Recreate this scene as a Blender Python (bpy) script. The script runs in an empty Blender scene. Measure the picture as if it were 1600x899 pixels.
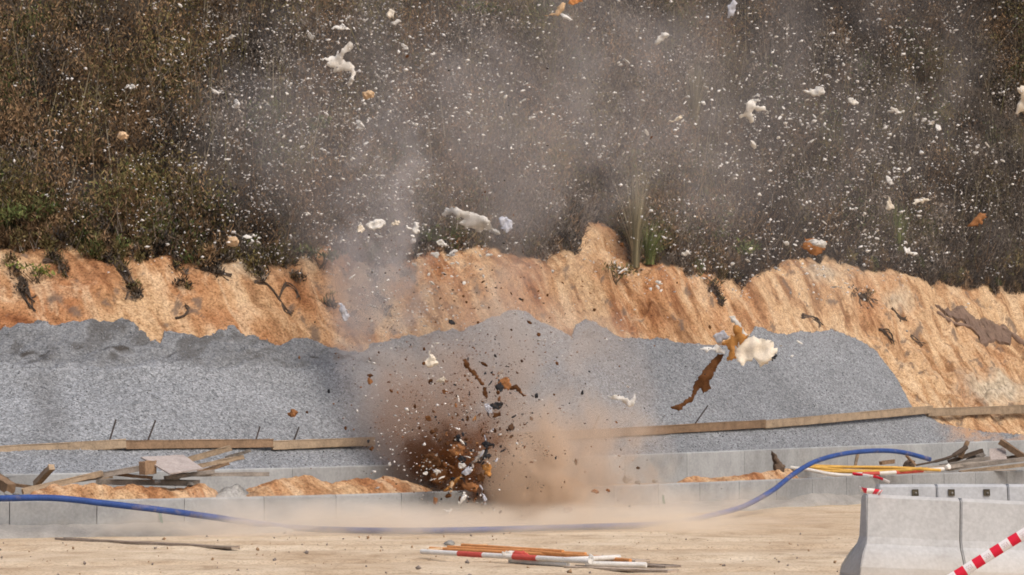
import bpy, bmesh, math, random
import numpy as np
from mathutils import Vector, Matrix
from mathutils.geometry import delaunay_2d_cdt

random.seed(11)
RNG = np.random.default_rng(11)
sc = bpy.context.scene
R = math.radians

# ------------------------------------------------------------------ camera
CAM_H = 1.72
F = 100.0 / 36.0 * 1600.0          # focal length in photo pixels
PITCH = math.atan((639 - 449.5) / F)
cd = bpy.data.cameras.new('camera')
cd.lens = 100.0
cd.sensor_width = 36.0
cd.clip_start = 0.5
cd.clip_end = 2000.0
cam = bpy.data.objects.new('camera', cd)
sc.collection.objects.link(cam)
cam.location = (0, 0, CAM_H)
cam.rotation_euler = (R(90) + PITCH, 0, 0)
sc.camera = cam

# ------------------------------------------------------------------ light
SUN_EL, SUN_AZ = R(52), R(140)      # azimuth clockwise from +Y: behind the camera, to the right
world = bpy.data.worlds.new('World')
sc.world = world
world.use_nodes = True
wn = world.node_tree
sky = wn.nodes.new('ShaderNodeTexSky')
sky.sky_type = 'NISHITA'
sky.sun_disc = False
sky.sun_elevation = SUN_EL
sky.sun_rotation = SUN_AZ
sky.air_density = 1.0
sky.dust_density = 6.0
sky.ozone_density = 0.6
bg = wn.nodes['Background']
bg.inputs['Strength'].default_value = 0.15
wn.links.new(sky.outputs[0], bg.inputs[0])
sl = bpy.data.lights.new('sun', 'SUN')
sl.energy = 0.85
sl.angle = R(35)
sl.color = (1.0, 0.98, 0.95)
sun = bpy.data.objects.new('sun', sl)
sc.collection.objects.link(sun)
sd = Vector((math.sin(SUN_AZ) * math.cos(SUN_EL), math.cos(SUN_AZ) * math.cos(SUN_EL), math.sin(SUN_EL)))
sun.rotation_euler = sd.to_track_quat('Z', 'Y').to_euler()

vs = sc.view_settings
vs.view_transform = 'Standard'
vs.look = 'None'
vs.gamma = 1.0
vs.exposure = 0.2
sc.cycles.volume_bounces = 3
sc.cycles.max_bounces = 8
sc.cycles.transparent_max_bounces = 12
sc.cycles.volume_step_rate = 1.0
sc.cycles.volume_max_steps = 128
sc.cycles.filter_width = 1.8
sc.cycles.use_denoising = True

# ------------------------------------------------------------------ pixel <-> world
SP, CP = math.sin(PITCH), math.cos(PITCH)

def ray(x, y):
    dx = (x - 800.0) / F
    dy = -(y - 449.5) / F
    return Vector((dx, CP - dy * SP, SP + dy * CP))

def P(x, y, d):
    r = ray(x, y)
    t = d / r.y
    return Vector((r.x * t, d, CAM_H + r.z * t))

def G(x, y, z=0.0):
    r = ray(x, y)
    t = (z - CAM_H) / r.z
    return Vector((r.x * t, r.y * t, z))

# ------------------------------------------------------------------ numpy noise
def _hash(ix, iy, seed):
    h = (ix.astype(np.int64) * 374761393 + iy.astype(np.int64) * 668265263 + seed * 982451653) & 0xffffffff
    h = ((h ^ (h >> 13)) * 1274126177) & 0xffffffff
    h = (h ^ (h >> 16)) & 0xffffffff
    return h / 4294967295.0

def vnoise(x, y, seed=0):
    x = np.asarray(x, float); y = np.asarray(y, float)
    ix, iy = np.floor(x), np.floor(y)
    fx, fy = x - ix, y - iy
    fx = fx * fx * (3 - 2 * fx); fy = fy * fy * (3 - 2 * fy)
    a = _hash(ix, iy, seed); b = _hash(ix + 1, iy, seed)
    c = _hash(ix, iy + 1, seed); d = _hash(ix + 1, iy + 1, seed)
    return (a * (1 - fx) + b * fx) * (1 - fy) + (c * (1 - fx) + d * fx) * fy * 1.0

def fbm(x, y, oct=4, seed=0):
    s = 0; a = 0.5; t = 0
    for i in range(oct):
        s = s + a * (vnoise(x, y, seed + i * 17) - 0.5); t += a
        x = np.asarray(x) * 2.03 + 11.3; y = np.asarray(y) * 2.03 + 5.7; a *= 0.5
    return s / t * 2      # about -1..1

# ------------------------------------------------------------------ object helpers
COL = sc.collection.objects

def tag(o, label=None, cat=None, group=None, kind=None):
    if label: o['label'] = label
    if cat: o['category'] = cat
    if group: o['group'] = group
    if kind: o['kind'] = kind
    return o

def link(name, me, mat=None, parent=None):
    if mat is not None and not me.materials:
        me.materials.append(mat)
    o = bpy.data.objects.new(name, me)
    COL.link(o)
    if parent is not None:
        o.parent = parent
    return o

def mesh_np(name, verts, faces, smooth=False, cols=None, attrs=None):
    verts = np.asarray(verts, np.float32).reshape(-1, 3)
    faces = np.asarray(faces, np.int32)
    k = faces.shape[1]; n = len(faces)
    me = bpy.data.meshes.new(name)
    me.vertices.add(len(verts)); me.vertices.foreach_set('co', verts.ravel())
    me.loops.add(n * k); me.loops.foreach_set('vertex_index', faces.ravel())
    me.polygons.add(n)
    me.polygons.foreach_set('loop_start', np.arange(0, n * k, k, dtype=np.int32))
    me.polygons.foreach_set('loop_total', np.full(n, k, np.int32))
    if smooth:
        me.polygons.foreach_set('use_smooth', np.ones(n, bool))
    me.update(calc_edges=True)
    if cols is not None:
        a = me.attributes.new('tint', 'FLOAT_COLOR', 'POINT')
        c4 = np.ones((len(verts), 4), np.float32); c4[:, :3] = cols
        a.data.foreach_set('color', c4.ravel())
    for nm, v in (attrs or {}).items():
        a = me.attributes.new(nm, 'FLOAT', 'POINT')
        a.data.foreach_set('value', np.asarray(v, np.float32).ravel())
    me.validate()
    return me

def grid_faces(nu, nv):
    i = np.arange(nu - 1)[:, None] * nv + np.arange(nv - 1)[None, :]
    i = i.ravel()
    return np.stack([i, i + nv, i + nv + 1, i + 1], 1)

def bm_obj(name, bm, mat, parent=None, base=True, smooth=False):
    """links a bmesh (world coordinates, or the parent's) as one mesh object, its origin at its base"""
    bm.normal_update()
    if parent is None and base:
        vs_ = [v.co for v in bm.verts]
        c = Vector((sum(v.x for v in vs_) / len(vs_), sum(v.y for v in vs_) / len(vs_), min(v.z for v in vs_)))
    else:
        c = parent['_c'] if (parent is not None and '_c' in parent) else (0, 0, 0)
        c = Vector(c)
    for v in bm.verts:
        v.co -= c
    me = bpy.data.meshes.new(name)
    bm.to_mesh(me); bm.free()
    if smooth:
        for p in me.polygons: p.use_smooth = True
    o = link(name, me, mat, parent)
    if parent is None and base:
        o.location = c
        ORG[o.name] = c
    return o

ORG = {}

def empty(name, loc, label, cat, group=None):
    o = bpy.data.objects.new(name, None)
    COL.link(o)
    o.location = loc
    o.empty_display_size = 0.1
    ORG[o.name] = Vector(loc)
    return tag(o, label, cat, group)

def part(name, bm, mat, parent, smooth=False, root=None):
    """bmesh in world coordinates -> child mesh of parent (whose world origin is known)"""
    c = ORG[parent.name]
    for v in bm.verts: v.co -= c
    bm.normal_update()
    me = bpy.data.meshes.new(name)
    bm.to_mesh(me); bm.free()
    if smooth:
        for p in me.polygons: p.use_smooth = True
    o = link(name, me, mat, parent)
    ORG[o.name] = c
    return o

def beam_bm(p0, p1, w, h, up=(0, 0, 1), bevel=0.006, cuts=6, rough=0.004, seed=0, bm=None, sag=0.0, twist=0.0):
    """a sawn board from p0 to p1 (centre line): w across, h along 'up'"""
    own = bm is None
    if own: bm = bmesh.new()
    p0, p1 = Vector(p0), Vector(p1)
    ax = (p1 - p0); L = ax.length; ax.normalize()
    up = Vector(up)
    side = ax.cross(up).normalized()
    up2 = side.cross(ax).normalized()
    rr = random.Random(seed * 7 + 3)
    rings = []
    b = min(bevel, w * 0.3, h * 0.3)
    for i in range(cuts + 1):
        t = i / cuts
        c = p0.lerp(p1, t) - Vector((0, 0, sag * 4 * t * (1 - t)))
        a = twist * (t - .5)
        s2 = side * math.cos(a) + up2 * math.sin(a)
        u2 = up2 * math.cos(a) - side * math.sin(a)
        ring = []
        for sx, sy in ((-1, -1), (1, -1), (1, 1), (-1, 1)):
            for k in (0, 1):
                # chamfered corner
                ox = sx * (w / 2 - (b if (k == 0) == (sx * sy > 0) else 0))
                oy = sy * (h / 2 - (0 if (k == 0) == (sx * sy > 0) else b))
                j = Vector((rr.uniform(-1, 1), rr.uniform(-1, 1), rr.uniform(-1, 1))) * rough
                ring.append(bm.verts.new(c + s2 * ox + u2 * oy + j))
        rings.append(ring)
    for a, c in zip(rings, rings[1:]):
        for i in range(8):
            j = (i + 1) % 8
            bm.faces.new((a[i], a[j], c[j], c[i]))
    bm.faces.new(rings[0][::-1]); bm.faces.new(rings[-1])
    bmesh.ops.recalc_face_normals(bm, faces=bm.faces[:])
    return bm

def tube_bm(pts, rad, n=10, bm=None, caps=True):
    if bm is None: bm = bmesh.new()
    pts = [Vector(p) for p in pts]
    rads = rad if isinstance(rad, (list, tuple)) else [rad] * len(pts)
    rings = []
    prev = None
    for i, p in enumerate(pts):
        a = pts[max(0, i - 1)]; b = pts[min(len(pts) - 1, i + 1)]
        t = (b - a).normalized()
        ref = prev if prev is not None else (Vector((0, 0, 1)) if abs(t.z) < .9 else Vector((1, 0, 0)))
        s = t.cross(ref)
        if s.length < 1e-5: s = t.cross(Vector((1, 0, 0)))
        s.normalize(); u = s.cross(t).normalized(); prev = u
        rings.append([bm.verts.new(p + (s * math.cos(q) + u * math.sin(q)) * rads[i]) for q in [2 * math.pi * k / n for k in range(n)]])
    for a, b in zip(rings, rings[1:]):
        for i in range(n):
            j = (i + 1) % n
            bm.faces.new((a[i], a[j], b[j], b[i]))
    if caps:
        bm.faces.new(rings[0][::-1]); bm.faces.new(rings[-1])
    bmesh.ops.recalc_face_normals(bm, faces=bm.faces[:])
    return bm

def smooth_path(pts, n=8):
    """Catmull-Rom through points"""
    pts = [Vector(p) for p in pts]
    q = [pts[0] * 2 - pts[1]] + pts + [pts[-1] * 2 - pts[-2]]
    out = []
    for i in range(1, len(q) - 2):
        for k in range(n):
            t = k / n
            a, b, c, d = q[i - 1], q[i], q[i + 1], q[i + 2]
            out.append(0.5 * ((2 * b) + (c - a) * t + (2 * a - 5 * b + 4 * c - d) * t * t + (3 * b - a - 3 * c + d) * t ** 3))
    out.append(pts[-1])
    return out

# ------------------------------------------------------------------ materials
def new_mat(name):
    m = bpy.data.materials.new(name)
    m.use_nodes = True
    nt = m.node_tree
    b = nt.nodes['Principled BSDF']
    b.inputs['Roughness'].default_value = 0.85
    b.inputs['Specular IOR Level'].default_value = 0.25
    return m, nt, b

def N(nt, kind, **kw):
    n = nt.nodes.new(kind)
    for k, v in kw.items(): setattr(n, k, v)
    return n

def noise(nt, vec, scale, detail=4, rough=.55, dist=0.0):
    n = N(nt, 'ShaderNodeTexNoise')
    n.inputs['Scale'].default_value = scale
    n.inputs['Detail'].default_value = detail
    n.inputs['Roughness'].default_value = rough
    n.inputs['Distortion'].default_value = dist
    nt.links.new(vec, n.inputs['Vector'])
    return n

def ramp(nt, fac, stops):
    r = N(nt, 'ShaderNodeValToRGB')
    el = r.color_ramp.elements
    while len(el) < len(stops): el.new(0.5)
    for e, (p, c) in zip(el, stops):
        e.position = p
        e.color = (*c, 1) if not isinstance(c, (int, float)) else (c, c, c, 1)
    nt.links.new(fac, r.inputs[0])
    return r

def mix(nt, fac, a, b, mode='MIX'):
    m = N(nt, 'ShaderNodeMix', data_type='RGBA', blend_type=mode)
    if isinstance(fac, (int, float)): m.inputs[0].default_value = fac
    else: nt.links.new(fac, m.inputs[0])
    for i, v in ((6, a), (7, b)):
        if isinstance(v, tuple): m.inputs[i].default_value = (*v, 1)
        else: nt.links.new(v, m.inputs[i])
    return m.outputs[2]

def coords(nt, scale=None, rot=None, out='Object'):
    tc = N(nt, 'ShaderNodeTexCoord')
    if scale is None and rot is None: return tc.outputs[out]
    mp = N(nt, 'ShaderNodeMapping')
    if scale: mp.inputs['Scale'].default_value = scale
    if rot: mp.inputs['Rotation'].default_value = rot
    nt.links.new(tc.outputs[out], mp.inputs[0])
    return mp.outputs[0]

def bump(nt, b, h, strength=.4, dist=.02):
    n = N(nt, 'ShaderNodeBump')
    n.inputs['Strength'].default_value = strength
    n.inputs['Distance'].default_value = dist
    nt.links.new(h, n.inputs['Height'])
    nt.links.new(n.outputs[0], b.inputs['Normal'])

def plain(name, col, var=.25, scale=6, rough=.8, bumps=.3, per_object=.15, spec=.12):
    """a slightly worn single colour: mottled by noise, each object a little different"""
    m, nt, b = new_mat(name)
    v = coords(nt)
    n1 = noise(nt, v, scale, 6)
    n2 = noise(nt, v, scale * 7, 3)
    dark = tuple(c * (1 - var) for c in col); light = tuple(min(1, c * (1 + var * .7)) for c in col)
    c = ramp(nt, n1.outputs[0], [(.3, dark), (.7, light)]).outputs[0]
    c = mix(nt, .25, c, ramp(nt, n2.outputs[0], [(.35, tuple(x * .5 for x in col)), (.65, light)]).outputs[0])
    oi = N(nt, 'ShaderNodeObjectInfo')
    rr = ramp(nt, oi.outputs['Random'], [(0, 1 - per_object), (1, 1.0)])
    c = mix(nt, 1.0, c, rr.outputs[0], 'MULTIPLY')
    nt.links.new(c, b.inputs['Base Color'])
    b.inputs['Roughness'].default_value = rough
    b.inputs['Specular IOR Level'].default_value = spec
    bump(nt, b, n2.outputs[0], bumps, .01)
    return m

def concrete(name, col, stain=.5, tan=None):
    m, nt, b = new_mat(name)
    tc = N(nt, 'ShaderNodeTexCoord')
    geo = N(nt, 'ShaderNodeNewGeometry')
    v = geo.outputs['Position']
    n1 = noise(nt, v, 1.7, 6, .6)
    n2 = noise(nt, v, 24, 5)
    mp = N(nt, 'ShaderNodeMapping'); mp.inputs['Scale'].default_value = (1.3, 1.3, 1.0)
    nt.links.new(v, mp.inputs[0])
    n3 = noise(nt, mp.outputs[0], 1.6, 5, .65)
    c = ramp(nt, n1.outputs[0], [(.3, tuple(x * .78 for x in col)), (.62, col), (.85, tuple(min(1, x * 1.1) for x in col))]).outputs[0]
    c = mix(nt, stain * .5, c, ramp(nt, n3.outputs[0], [(.35, tuple(x * .45 for x in col)), (.6, col)]).outputs[0])
    c = mix(nt, .18, c, ramp(nt, n2.outputs[0], [(.35, tuple(x * .4 for x in col)), (.65, tuple(min(1, x * 1.2) for x in col))]).outputs[0])
    if tan is not None:      # tan foot: sandy splash on the wall, painted reflected light on the barrier
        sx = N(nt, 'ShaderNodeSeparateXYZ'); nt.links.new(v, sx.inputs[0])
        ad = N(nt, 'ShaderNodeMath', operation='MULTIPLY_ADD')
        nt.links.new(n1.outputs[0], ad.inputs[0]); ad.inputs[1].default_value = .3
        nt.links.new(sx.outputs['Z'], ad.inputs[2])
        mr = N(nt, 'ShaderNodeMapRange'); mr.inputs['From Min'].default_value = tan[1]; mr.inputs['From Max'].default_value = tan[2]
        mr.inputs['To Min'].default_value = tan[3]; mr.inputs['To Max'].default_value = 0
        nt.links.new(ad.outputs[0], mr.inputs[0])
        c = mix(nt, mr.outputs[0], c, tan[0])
    oi = N(nt, 'ShaderNodeObjectInfo')
    rr = ramp(nt, oi.outputs['Random'], [(0, .84), (1, 1.0)])
    c = mix(nt, 1.0, c, rr.outputs[0], 'MULTIPLY')
    nt.links.new(c, b.inputs['Base Color'])
    b.inputs['Roughness'].default_value = .9
    bump(nt, b, n2.outputs[0], .25, .01)
    return m

def wood(name, col, var=.5):
    m, nt, b = new_mat(name)
    v = coords(nt, out='Generated')
    geo = N(nt, 'ShaderNodeNewGeometry')
    n1 = noise(nt, geo.outputs['Position'], 5, 6, .65)
    n2 = noise(nt, geo.outputs['Position'], 40, 4, .6)
    c = ramp(nt, n1.outputs[0], [(.28, tuple(x * (1 - var) for x in col)), (.55, col), (.8, tuple(min(1, x * 1.35) for x in col))]).outputs[0]
    c = mix(nt, .3, c, ramp(nt, n2.outputs[0], [(.35, tuple(x * .4 for x in col)), (.65, col)]).outputs[0])
    oi = N(nt, 'ShaderNodeObjectInfo')
    rr = ramp(nt, oi.outputs['Random'], [(0, .7), (1, 1.1)])
    c = mix(nt, 1.0, c, rr.outputs[0], 'MULTIPLY')
    nt.links.new(c, b.inputs['Base Color'])
    bump(nt, b, n2.outputs[0], .4, .01)
    return m

def tinted(name, rough=.9, trans=0.0):
    m, nt, b = new_mat(name)
    a = N(nt, 'ShaderNodeAttribute', attribute_name='tint')
    nt.links.new(a.outputs['Color'], b.inputs['Base Color'])
    b.inputs['Roughness'].default_value = rough
    b.inputs['Specular IOR Level'].default_value = .1
    return m

# sandy ground
def sand_mat():
    m, nt, b = new_mat('sand_track')
    v = coords(nt)
    n1 = noise(nt, v, .35, 6, .6)
    mp = coords(nt, (1.6, 1.3, 1), (0, 0, R(5)))
    n2 = noise(nt, mp, 1.0, 5, .6, .6)
    n3 = noise(nt, v, 30, 4, .6)
    n4 = noise(nt, v, 8, 5, .65)
    c = ramp(nt, n1.outputs[0], [(.38, (.47, .355, .235)), (.6, (.57, .465, .335))]).outputs[0]
    c = mix(nt, 1.0, c, ramp(nt, n2.outputs[0], [(.30, (.70, .66, .62)), (.41, (.90, .88, .86)), (.50, (1, 1, 1)), (.66, (1.07, 1.09, 1.12))]).outputs[0], 'MULTIPLY')
    c = mix(nt, 1.0, c, ramp(nt, n4.outputs[0], [(.32, (.76, .73, .70)), (.45, (.98, .97, .96)), (.66, (1.05, 1.06, 1.07))]).outputs[0], 'MULTIPLY')
    c = mix(nt, 1.0, c, ramp(nt, n3.outputs[0], [(.32, (.55, .52, .5)), (.45, (.97, .97, .97)), (.68, (1.15, 1.15, 1.15))]).outputs[0], 'MULTIPLY')
    nt.links.new(c, b.inputs['Base Color'])
    b.inputs['Roughness'].default_value = .95
    bump(nt, b, n3.outputs[0], .5, .02)
    return m

def soil_mat(name='cut_soil', lit=1.0):
    """bare cut earth: orange, rust, yellow and chalky streaks that run down the slope; dark leaf litter where 'veg' is 1"""
    m, nt, b = new_mat(name)
    v = coords(nt)
    # turned so that texture-x runs along the bank and texture-y down the slope
    vr = N(nt, 'ShaderNodeVectorRotate', rotation_type='Z_AXIS')
    vr.inputs['Angle'].default_value = R(-43)
    nt.links.new(v, vr.inputs['Vector'])
    mp = N(nt, 'ShaderNodeMapping'); mp.inputs['Scale'].default_value = (2.2, .75, .75)
    nt.links.new(vr.outputs[0], mp.inputs[0])
    n1 = noise(nt, mp.outputs[0], 1.0, 3, .55, .9)
    n2 = noise(nt, v, .55, 4, .5)
    n3 = noise(nt, v, 9, 6, .65)
    n4 = noise(nt, v, 28, 4, .7)
    c = ramp(nt, n2.outputs[0], [(.36, (.35, .165, .075)), (.48, (.42, .235, .118)), (.60, (.49, .33, .19))]).outputs[0]
    ap = N(nt, 'ShaderNodeAttribute', attribute_name='pale')
    c = mix(nt, ap.outputs['Fac'], c, (.51, .35, .205))
    c = mix(nt, ramp(nt, n1.outputs[0], [(.54, 0.0), (.64, .6)]).outputs[0], c, (.58, .43, .28))
    c = mix(nt, 1.0, c, ramp(nt, n1.outputs[0], [(.34, (.52, .42, .36)), (.44, (.82, .74, .68)), (.50, (1, 1, 1))]).outputs[0], 'MULTIPLY')
    c = mix(nt, 1.0, c, ramp(nt, n3.outputs[0], [(.30, (.42, .37, .34)), (.40, (.82, .79, .76)), (.52, (1, 1, 1)), (.66, (1.14, 1.17, 1.2))]).outputs[0], 'MULTIPLY')
    c = mix(nt, 1.0, c, ramp(nt, n4.outputs[0], [(.34, (.45, .41, .38)), (.48, (.95, .94, .92)), (.66, (1.3, 1.32, 1.34))]).outputs[0], 'MULTIPLY')
    at = N(nt, 'ShaderNodeAttribute', attribute_name='stain')
    c = mix(nt, at.outputs['Fac'], c, (.13, .095, .075))
    ag = N(nt, 'ShaderNodeAttribute', attribute_name='chalk')
    c = mix(nt, ag.outputs['Fac'], c, ramp(nt, n3.outputs[0], [(.35, (.2, .16, .11)), (.6, (.55, .46, .34))]).outputs[0])
    av = N(nt, 'ShaderNodeAttribute', attribute_name='veg')
    c = mix(nt, av.outputs['Fac'], c, ramp(nt, n3.outputs[0], [(.35, (.018, .014, .010)), (.65, (.055, .04, .026))]).outputs[0])
    nt.links.new(c, b.inputs['Base Color'])
    b.inputs['Roughness'].default_value = .95
    bump(nt, b, n3.outputs[0], .65, .08)
    return m

def gravel_mat(name='crushed_stone'):
    m, nt, b = new_mat(name)
    v = coords(nt)
    vo = N(nt, 'ShaderNodeTexVoronoi'); vo.inputs['Scale'].default_value = 42
    nt.links.new(v, vo.inputs['Vector'])
    sx = N(nt, 'ShaderNodeSeparateColor'); nt.links.new(vo.outputs['Color'], sx.inputs[0])
    c = ramp(nt, sx.outputs[0], [(0, (.10, .107, .114)), (.35, (.185, .196, .210)), (.7, (.25, .265, .284)), (1, (.36, .376, .395))]).outputs[0]
    n1 = noise(nt, v, .9, 5, .6)
    c = mix(nt, 1.0, c, ramp(nt, n1.outputs[0], [(.3, (.82, .82, .82)), (.65, (1.08, 1.08, 1.08))]).outputs[0], 'MULTIPLY')
    n2 = noise(nt, v, 14, 4)
    c = mix(nt, .12, c, ramp(nt, n2.outputs[0], [(.4, (.12, .125, .13)), (.6, (.36, .375, .39))]).outputs[0])
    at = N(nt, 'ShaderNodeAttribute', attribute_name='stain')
    c = mix(nt, at.outputs['Fac'], c, (.055, .050, .045))  # real stains, plus the painted shade of the undercut holes
    ad = N(nt, 'ShaderNodeAttribute', attribute_name='soil')
    c = mix(nt, ad.outputs['Fac'], c, (.42, .24, .12))
    nt.links.new(c, b.inputs['Base Color'])
    b.inputs['Roughness'].default_value = .9
    inv = N(nt, 'ShaderNodeMath', operation='SUBTRACT'); inv.inputs[0].default_value = 1
    nt.links.new(vo.outputs['Distance'], inv.inputs[1])
    bump(nt, b, inv.outputs[0], .5, .012)
    return m

M_SAND = sand_mat()
M_SOIL = soil_mat()
M_GRAVEL = gravel_mat()
M_CONC = concrete('wall_concrete', (.37, .38, .385), .9, ((.46, .40, .32), .06, .36, .75))
M_CONC_BACK = concrete('back_wall_concrete', (.40, .415, .42), .9)
M_BARR = concrete('barrier_concrete', (.49, .495, .50), .5, ((.50, .42, .32), .12, .50, .6))  # warm reflected light is painted in as the tan foot
M_BARR2 = concrete('pale_barrier_concrete', (.50, .52, .55), .3)
M_BOARD = wood('board_wood', (.40, .305, .21))
M_GREYWOOD = wood('weathered_wood', (.33, .29, .25))
M_BROWNWOOD = wood('brown_wood', (.28, .185, .115))
M_PLY = wood('plywood_face', (.46, .40, .37), .3)
M_DARKWOOD = wood('dark_wood', (.11, .08, .06))
M_HOSE = plain('blue_hose', (.035, .075, .24), .25, 5, .5, .15, .0)
def dusty_hose():
    nt = M_HOSE.node_tree
    b = nt.nodes['Principled BSDF']
    src = b.inputs['Base Color'].links[0].from_socket
    n = noise(nt, coords(nt), 2.6, 5, .7)
    c = mix(nt, ramp(nt, n.outputs[0], [(.52, 0.0), (.66, .55)]).outputs[0], src, (.25, .20, .17))
    nt.links.new(c, b.inputs['Base Color'])
dusty_hose()
M_WHITE = plain('white_plastic', (.72, .70, .66), .15, 8, .5, .2, .1)
M_RED = plain('red_paint', (.55, .095, .075), .25, 8, .5, .2, .0)
M_ORANGE = plain('orange_paint', (.64, .29, .11), .25, 8, .6, .2, .1)
M_YELLOW = plain('yellow_paint', (.66, .40, .10), .25, 8, .6, .2, .1)
M_SCRAP = plain('white_scrap', (.72, .69, .64), .25, 12, .9, .4, .25)
M_CREAM = plain('cream_scrap', (.76, .68, .56), .2, 7, .9, .5, .1)
M_GREYSCRAP = plain('grey_scrap', (.47, .48, .53), .25, 9, .8, .4, .1)
M_TAN = plain('tan_scrap', (.60, .42, .26), .3, 9, .9, .4, .1)
M_CLOD = plain('mud_clod', (.15, .065, .025), .45, 9, .9, .6, .55)
M_RUST = plain('orange_clod', (.30, .135, .055), .35, 9, .9, .6, .2)
M_BLACK = plain('black_shard', (.03, .03, .034), .3, 9, .6, .4, .3)
M_GREEN = plain('green_paint', (.03, .16, .12), .3, 12, .8, .2, .0)
M_SOCK = plain('dark_socket', (.10, .085, .06), .4, 12, .9, .3, .1)
M_STEEL = plain('rusty_steel', (.075, .06, .055), .4, 20, .8, .4, .2)
M_LEAF = tinted('scrub_leaf')
M_FLECK = tinted('fleck_surface')

# ------------------------------------------------------------------ the bank: where things lie in plan
# distance of the front channel wall, by world X (from its top edge, 0.49 m high)
WALL_H = 0.49
def wall_dist(y): return (CAM_H - WALL_H) * F / (y - 639.0)
_wx, _wd = [], []
for x, y in ((0, 783), (200, 779.5), (400, 776), (700, 768), (1000, 757), (1200, 749.5), (1500, 738)):
    d = wall_dist(y)
    _wx.append(P(x, y, d).x); _wd.append(d)
_cf = np.polyfit(_wx, _wd, 3)
X0, X1 = _wx[0], _wx[-1]
def DW(X):
    X = np.asarray(X, float)
    Xc = np.clip(X, X0 - 2, X1 + 2)
    d = np.polyval(_cf, Xc)
    s0 = np.polyval(np.polyder(_cf), X0 - 2); s1 = np.polyval(np.polyder(_cf), X1 + 2)
    return d + np.where(X < X0 - 2, (X - X0 + 2) * max(s0, .2), 0) + np.where(X > X1 + 2, (X - X1 - 2) * s1, 0)
CH_W = 2.2
def DB(X): return DW(X) + CH_W            # back channel wall

def X_at(px, fun, off=0.0):
    """world X where the sight line of photo column px meets the plan curve fun + off"""
    k = (px - 800.0) / F
    X = 0.0
    d = 45.0
    for _ in range(60):
        d = .5 * d + .5 * (float(fun(X)) + off)
        X = k * d
    return X

def curve_of(pts, fun, off):
    xs, zs = [], []
    for px, py in pts:
        X = X_at(px, fun, off); d = float(fun(X)) + off
        xs.append(X); zs.append(P(px, py, d).z)
    return np.array(xs), np.array(zs)

BW_X, BW_Z = curve_of([(0, 742), (300, 735), (600, 727), (800, 719), (960, 712), (1300, 698), (1600, 688)], DB, 0)
def ZB(X): return np.interp(X, BW_X, BW_Z)          # top of the back wall
T_RAIL = 1.0
RL_X, RL_Z = curve_of([(0, 703), (195, 692), (425, 693), (582, 690), (775, 684), (925, 677), (1200, 662), (1455, 642), (1600, 643)], DB, T_RAIL)
def ZR(X): return np.interp(X, RL_X, RL_Z) - .17

T_G, T_C = 4.0, 5.3
def H0(X, t):
    """smooth height of the bank above the ground, t metres behind the back wall"""
    X = np.asarray(X, float); t = np.asarray(t, float)
    zb, zr = ZB(X) - .13, ZR(X) - .03
    z = np.where(t < T_RAIL, zb + (zr - zb) * np.clip(t, -1, T_RAIL) / T_RAIL, zr + .60 * (np.minimum(t, T_G) - T_RAIL))
    z = z + 1.0 * np.clip(t - T_G, 0, T_C - T_G) + .60 * np.clip(t - T_C, 0, None)
    return z

def T(px, py):
    """photo pixel -> point (X, t) on the smooth bank"""
    r = ray(px, py)
    k = r.x / r.y
    d0 = float(DB(X_at(px, DB, 0)))
    ts = np.linspace(0, 26, 1301)
    # march in true distance
    ds = np.linspace(d0 - .2, d0 + 40, 4001)
    X = k * ds
    t = ds - DB(X)
    z = CAM_H + r.z / r.y * ds
    hit = np.nonzero((H0(X, t) >= z) & (t > 0))[0]
    i = hit[0] if len(hit) else len(ds) - 1
    return float(X[i]), float(t[i])

def bound(pts):
    q = sorted(T(*p) for p in pts)
    return np.array([a for a, _ in q]), np.array([b for _, b in q])

GR_X, GR_T = bound([(-60, 520), (0, 518), (50, 514), (100, 512), (150, 509), (172, 500), (186, 494), (203, 505), (222, 524), (240, 536), (250, 541), (254, 522), (300, 528),
    (330, 530), (360, 524), (400, 532), (440, 541), (480, 538), (520, 546), (560, 540), (620, 531), (700, 518), (760, 502), (800, 487), (830, 494), (868, 514), (893, 527),
    (900, 507), (915, 500), (940, 511), (970, 530), (1030, 531), (1080, 537), (1130, 541), (1165, 528), (1180, 514), (1220, 521), (1260, 520), (1300, 515), (1340, 531),
    (1370, 552), (1395, 582), (1412, 612), (1424, 636), (1470, 664), (1540, 676), (1640, 682)])
VG_X, VG_T = bound([(-60, 380), (0, 388), (30, 392), (60, 384), (95, 388), (130, 396), (160, 405), (185, 412), (200, 395), (215, 408), (240, 402), (265, 398), (300, 412), (330, 420),
    (370, 405), (400, 430), (440, 415), (470, 402), (500, 385), (530, 382), (560, 410), (600, 416), (650, 400), (700, 392), (740, 390), (800, 402), (860, 398), (900, 392),
    (908, 352), (940, 346), (972, 368), (985, 405), (1030, 418), (1100, 424), (1150, 440), (1185, 428), (1250, 400), (1300, 408), (1350, 428), (1385, 420), (1450, 440), (1530, 451), (1600, 456), (1680, 462)])
def TG(X): return np.interp(X, GR_X, GR_T)
def TV(X): return np.interp(X, VG_X, VG_T)

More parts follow.
